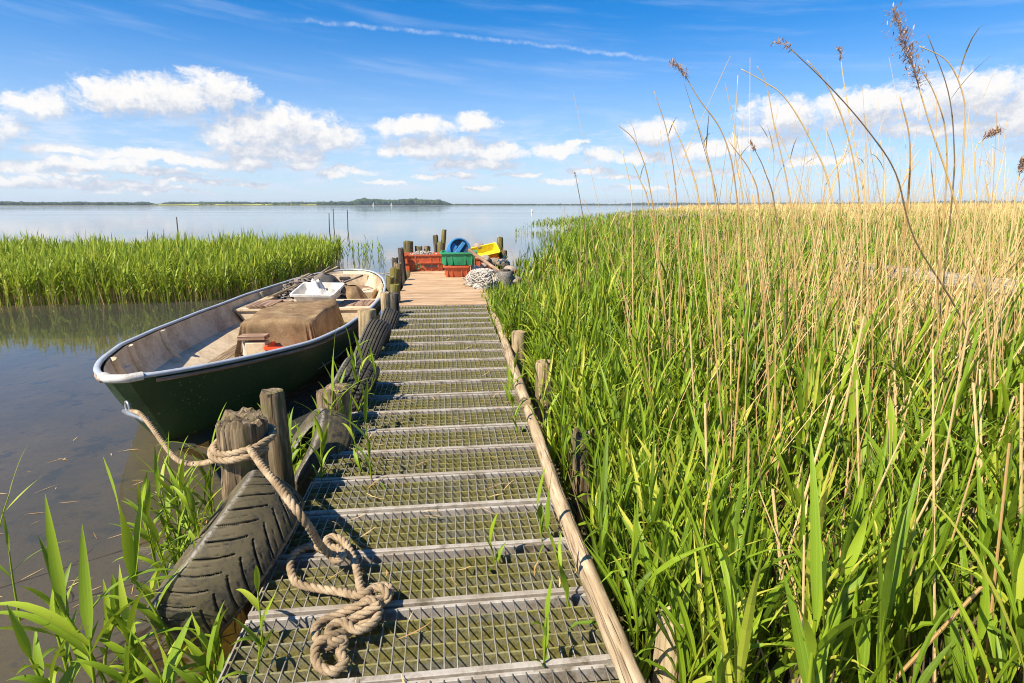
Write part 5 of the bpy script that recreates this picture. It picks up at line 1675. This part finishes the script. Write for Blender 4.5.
# second piece: from the post over the tyre down to the deck and its coil
zr = DECK + RR
seq = [(262, 466, .66), (276, 483, .665), (291, 503, .655), (307, 524, .59), (320, 545, .46), (331, 556, .40)]
pts = [np.array([pc[0] + pr_ * .6, pc[1] - pr_ * .85, zc])] + [PZ(x, y, z) for x, y, z in seq]
coil = [(336, 561, 1.8), (343, 556, 2.2), (338, 548, 1.9), (329, 547, 1.2), (327, 539, .6), (335, 537, .6), (345, 543, .3), (354, 559, .2), (358, 575, .2), (361, 589, .7), (370, 600, 1.8), (383, 598, 1.4), (391, 591, .6), (386, 586, .5), (374, 588, 1.6), (361, 595, 2.4), (340, 592, .5), (314, 588, .2), (297, 583, .2), (291, 571, .2), (291, 559, .4), (298, 551, .2), (312, 546, .0), (326, 551, .2)]
coil2 = [(345, 592, .3), (362, 600, .2), (378, 604, .3), (388, 597, 1.6), (381, 588, 2.5), (370, 592, 1.4), (366, 603, 1.2), (377, 612, .9), (366, 623, .6), (350, 631, .5), (334, 645, .5), (321, 643, .5), (315, 631, .5), (321, 622, .8), (338, 615, .8), (356, 607, 1.8), (370, 600, 2.9), (379, 610, 1.8), (372, 624, 1.7), (356, 630, 1.9), (343, 622, 2.0), (330, 628, 1.7), (332, 642, 1.9), (345, 640, 1.4), (340, 652, .5), (345, 662, .2), (334, 671, .2), (320, 667, .2), (315, 655, .3), (318, 643, 1.6), (330, 636, 2.3), (345, 632, 1.2), (352, 620, 1.4), (366, 612, 2.4), (380, 604, 3.4)]
P2 = pts + [PZ(x, y, zr + h_ * RR * 1.25) for x, y, h_ in coil]
fuzz += [cr(np.array(P2), 10)]
mb = MB(); laid_rope(mb, fuzz[-1], RR); mb.build('loose_end', M['rope'], rope, smooth=True)
mb = MB(); laid_rope(mb, cr(np.array([PZ(x, y, zr + h_ * RR * 1.25) for x, y, h_ in coil2]), 10), RR); mb.build('coil', M['rope'], rope, smooth=True)
# loose fibres standing off the worn rope
fz = np.vstack([even(f_, .004) for f_ in fuzz] + [even(cr(np.array([PZ(x, y, zr + h_ * RR * 1.25) for x, y, h_ in coil2]), 10), .004)])
fz = fz[rng.integers(0, len(fz), 1500)] ; k = len(fz)
fd_ = rng.normal(size=(k, 3)); fd_ /= np.linalg.norm(fd_, axis=1)[:, None]
mb = MB(); leaf_strips(mb, fz + fd_ * RR * .75, np.arctan2(fd_[:, 0], fd_[:, 1]), np.arcsin(fd_[:, 2]), rng.uniform(.006, .022, k), np.full(k, .0009), rng.uniform(-1, 1.5, k), 2, rng.uniform(0, .98, k), False)
fo = mb.build('loose_fibres', M['rope'], rope); fo['kind'] = 'stuff'
# shackle at the bow end
mb = MB(); p0, p1 = PY(124, 411, eye[1] - .01), PY(146, 420, eye[1] + (tA[1] - eye[1]) * .2)
mb.tube([p0 + (p1 - p0) * t for t in (0, .3, .7, 1)], [.014, .02, .013, .02], 10); mb.build('shackle', M['steel'], rope, smooth=True)

# second thin line from the boat's stern to the jetty
mb = MB(); a_, b_ = BP(6.3, .4, .46), PY(398, 270, 8.6)
mb.tube(cr([a_, (a_ + b_) / 2 - [0, 0, .04], b_], 8), .008, 6); tag(mb.build('stern_line', M['rope'], smooth=True), 'thin line from the boat\'s stern to a mossy post', 'rope')

# ------------------------------------------------------------------ stakes in the lake, buoy, sails
for (px, y0, y1, r_, lab) in ((176.5, 236, 217, .02, 'dark stake standing in the lake behind the reed island'), (329, 231, 213, .032, 'left of three thin stakes standing in the open lake'), (333.5, 228, 209, .032, 'middle one of three thin stakes in the open lake'), (347.5, 230, 210, .032, 'right one of three thin stakes in the open lake')):
    b_ = PZ(px, y0, 0) if px > 200 else PY(px, 236, 17.) * [1, 1, 0]
    t_ = PY(px, y1, b_[1])
    mb = MB(); mb.tube([b_ - [0, 0, .8], (b_ + t_) / 2 + [.01, 0, 0], t_], [r_, r_ * .9, r_ * .75], 8)
    tag(mb.build('fishing_stake', M['post_dark'], smooth=True), lab, 'stake', 'fishing stakes in the lake')
mb = MB(); b_ = PZ(532, 212.5, 0); mb.tube([b_ - [0, 0, .2], b_ + [0, 0, .25], b_ + [0, 0, .5], b_ + [0, 0, .8]], [.22, .24, .12, .05], 12)
tag(mb.build('buoy', M['white_plastic'], smooth=True), 'small white buoy floating off the reed bank', 'buoy')
for px, lab in ((373.5, 'white sailboat off the wooded point, nearer the left'), (391.5, 'white sailboat right under the wooded point')):
    b_ = shore_pt(px, 1500); sb = thing('sailboat', lab, 'sailboat', b_, 'sailboats far across the lake')
    mb = MB(); mb.box(b_ + [0, 0, .5], (7, 2, 1.0), taper=.6, bev=.2); mb.build('hull', M['white_plastic'], sb)
    mb = MB(); v = b_ + np.array([[-2.8, 0, 1.5], [.4, 0, 1.5], [.4, 0, 9.5], [-2.8, .06, 1.5], [.4, .06, 1.5], [.4, .06, 9.5]]); mb.add(v, [[0, 1, 2, 2], [5, 4, 3, 3], [0, 3, 4, 1], [1, 4, 5, 2], [2, 5, 3, 0]]); mb.build('sail', M['white_plastic'], sb)

# floating reed scraps near the shore
mb = MB(); k = 130
xy = np.c_[rng.uniform(-3.4, -1.0, k), rng.uniform(1.2, 3.6, k)]
b_ = np.c_[xy, np.full(k, .004)]
leaf_strips(mb, b_, rng.uniform(0, 6.28, k), np.full(k, .01), rng.uniform(.02, .12, k), rng.uniform(.003, .008, k), np.zeros(k), 2, rng.uniform(0, .98, k), False)
tag(mb.build('floating_scraps', M['dry']), 'scraps of dead reed floating in the shallows beside the boat', 'floating debris', kind='stuff')
for i in range(12):
    px, py = rl.uniform(338, 398), rl.uniform(375, 480)
    b_ = J(float((PZ(px, py, DECK)) @ JD), TL + rl.uniform(-.12, .05), .15)
    reed_plant(b_, rl.uniform(.30, .52), 'leafy reed crowding the left deck edge among the middle tyres', None, (rl.gauss(.02, .05), rl.gauss(0, .03)), 6, .8, 'reeds at the left deck edge', lmul=1.1)
mb = MB(); k = 240
b_ = np.array([J(rng.uniform(1.1, 10), rng.uniform(TL + .1, TR - .05), DECK + .006 + .002 * rng.random()) for _ in range(k)])
leaf_strips(mb, b_, rng.uniform(0, 6.28, k), np.full(k, .02), rng.uniform(.03, .16, k), rng.uniform(.003, .007, k), np.zeros(k), 3, rng.uniform(0, .98, k), False, rng.normal(0, .8, k))
tag(mb.build('straw_scraps', M['dry']), 'scraps of straw lying on the grating', 'straw', kind='stuff')
# pale stones on the far bank
mb = MB()
for _ in range(70):
    px = random.uniform(622, 735); y_ = random.uniform(40, 52); p = PY(px, 215, y_); r_ = random.uniform(.2, .5)
    mb.add(iv * [r_ * 1.3, r_, r_ * .45] * (1 + .2 * rng.normal(size=(len(iv), 1))) + [p[0], p[1], .75], iff)
tag(mb.build('pale_boulders', M['driftwood'], smooth=True), 'band of pale stones and bleached thatch on the far bank', 'stones', kind='stuff')

# ------------------------------------------------------------------ air
HAZE = True
if HAZE:
    m = bpy.data.materials.new('haze_air'); m.use_nodes = True; t = NT(m.node_tree)
    pvn = t.n('ShaderNodeVolumePrincipled', ins={'Color': (.80, .88, 1.0, 1), 'Density': .00010, 'Anisotropy': .2})
    t.link(pvn.outputs[0], t.n('ShaderNodeOutputMaterial').inputs['Volume'])
    mb = MB(); mb.box((0, 2000, 20), (12000, 9000, 60)); o = mb.build('haze', m); tag(o, 'thin pale blue haze over the lake', 'haze', kind='stuff')

# ------------------------------------------------------------------ render settings
sc.render.engine = 'CYCLES'
sc.cycles.use_denoising = True
sc.cycles.pixel_filter_type = 'BLACKMAN_HARRIS'
sc.cycles.filter_width = 1.05
sc.cycles.max_bounces = 8
sc.cycles.transparent_max_bounces = 12
sc.cycles.volume_bounces = 0
sc.view_settings.view_transform = 'Standard'
sc.view_settings.look = 'None'
sc.view_settings.exposure = .84
sc.view_settings.gamma = 1
sc.view_settings.use_curve_mapping = False
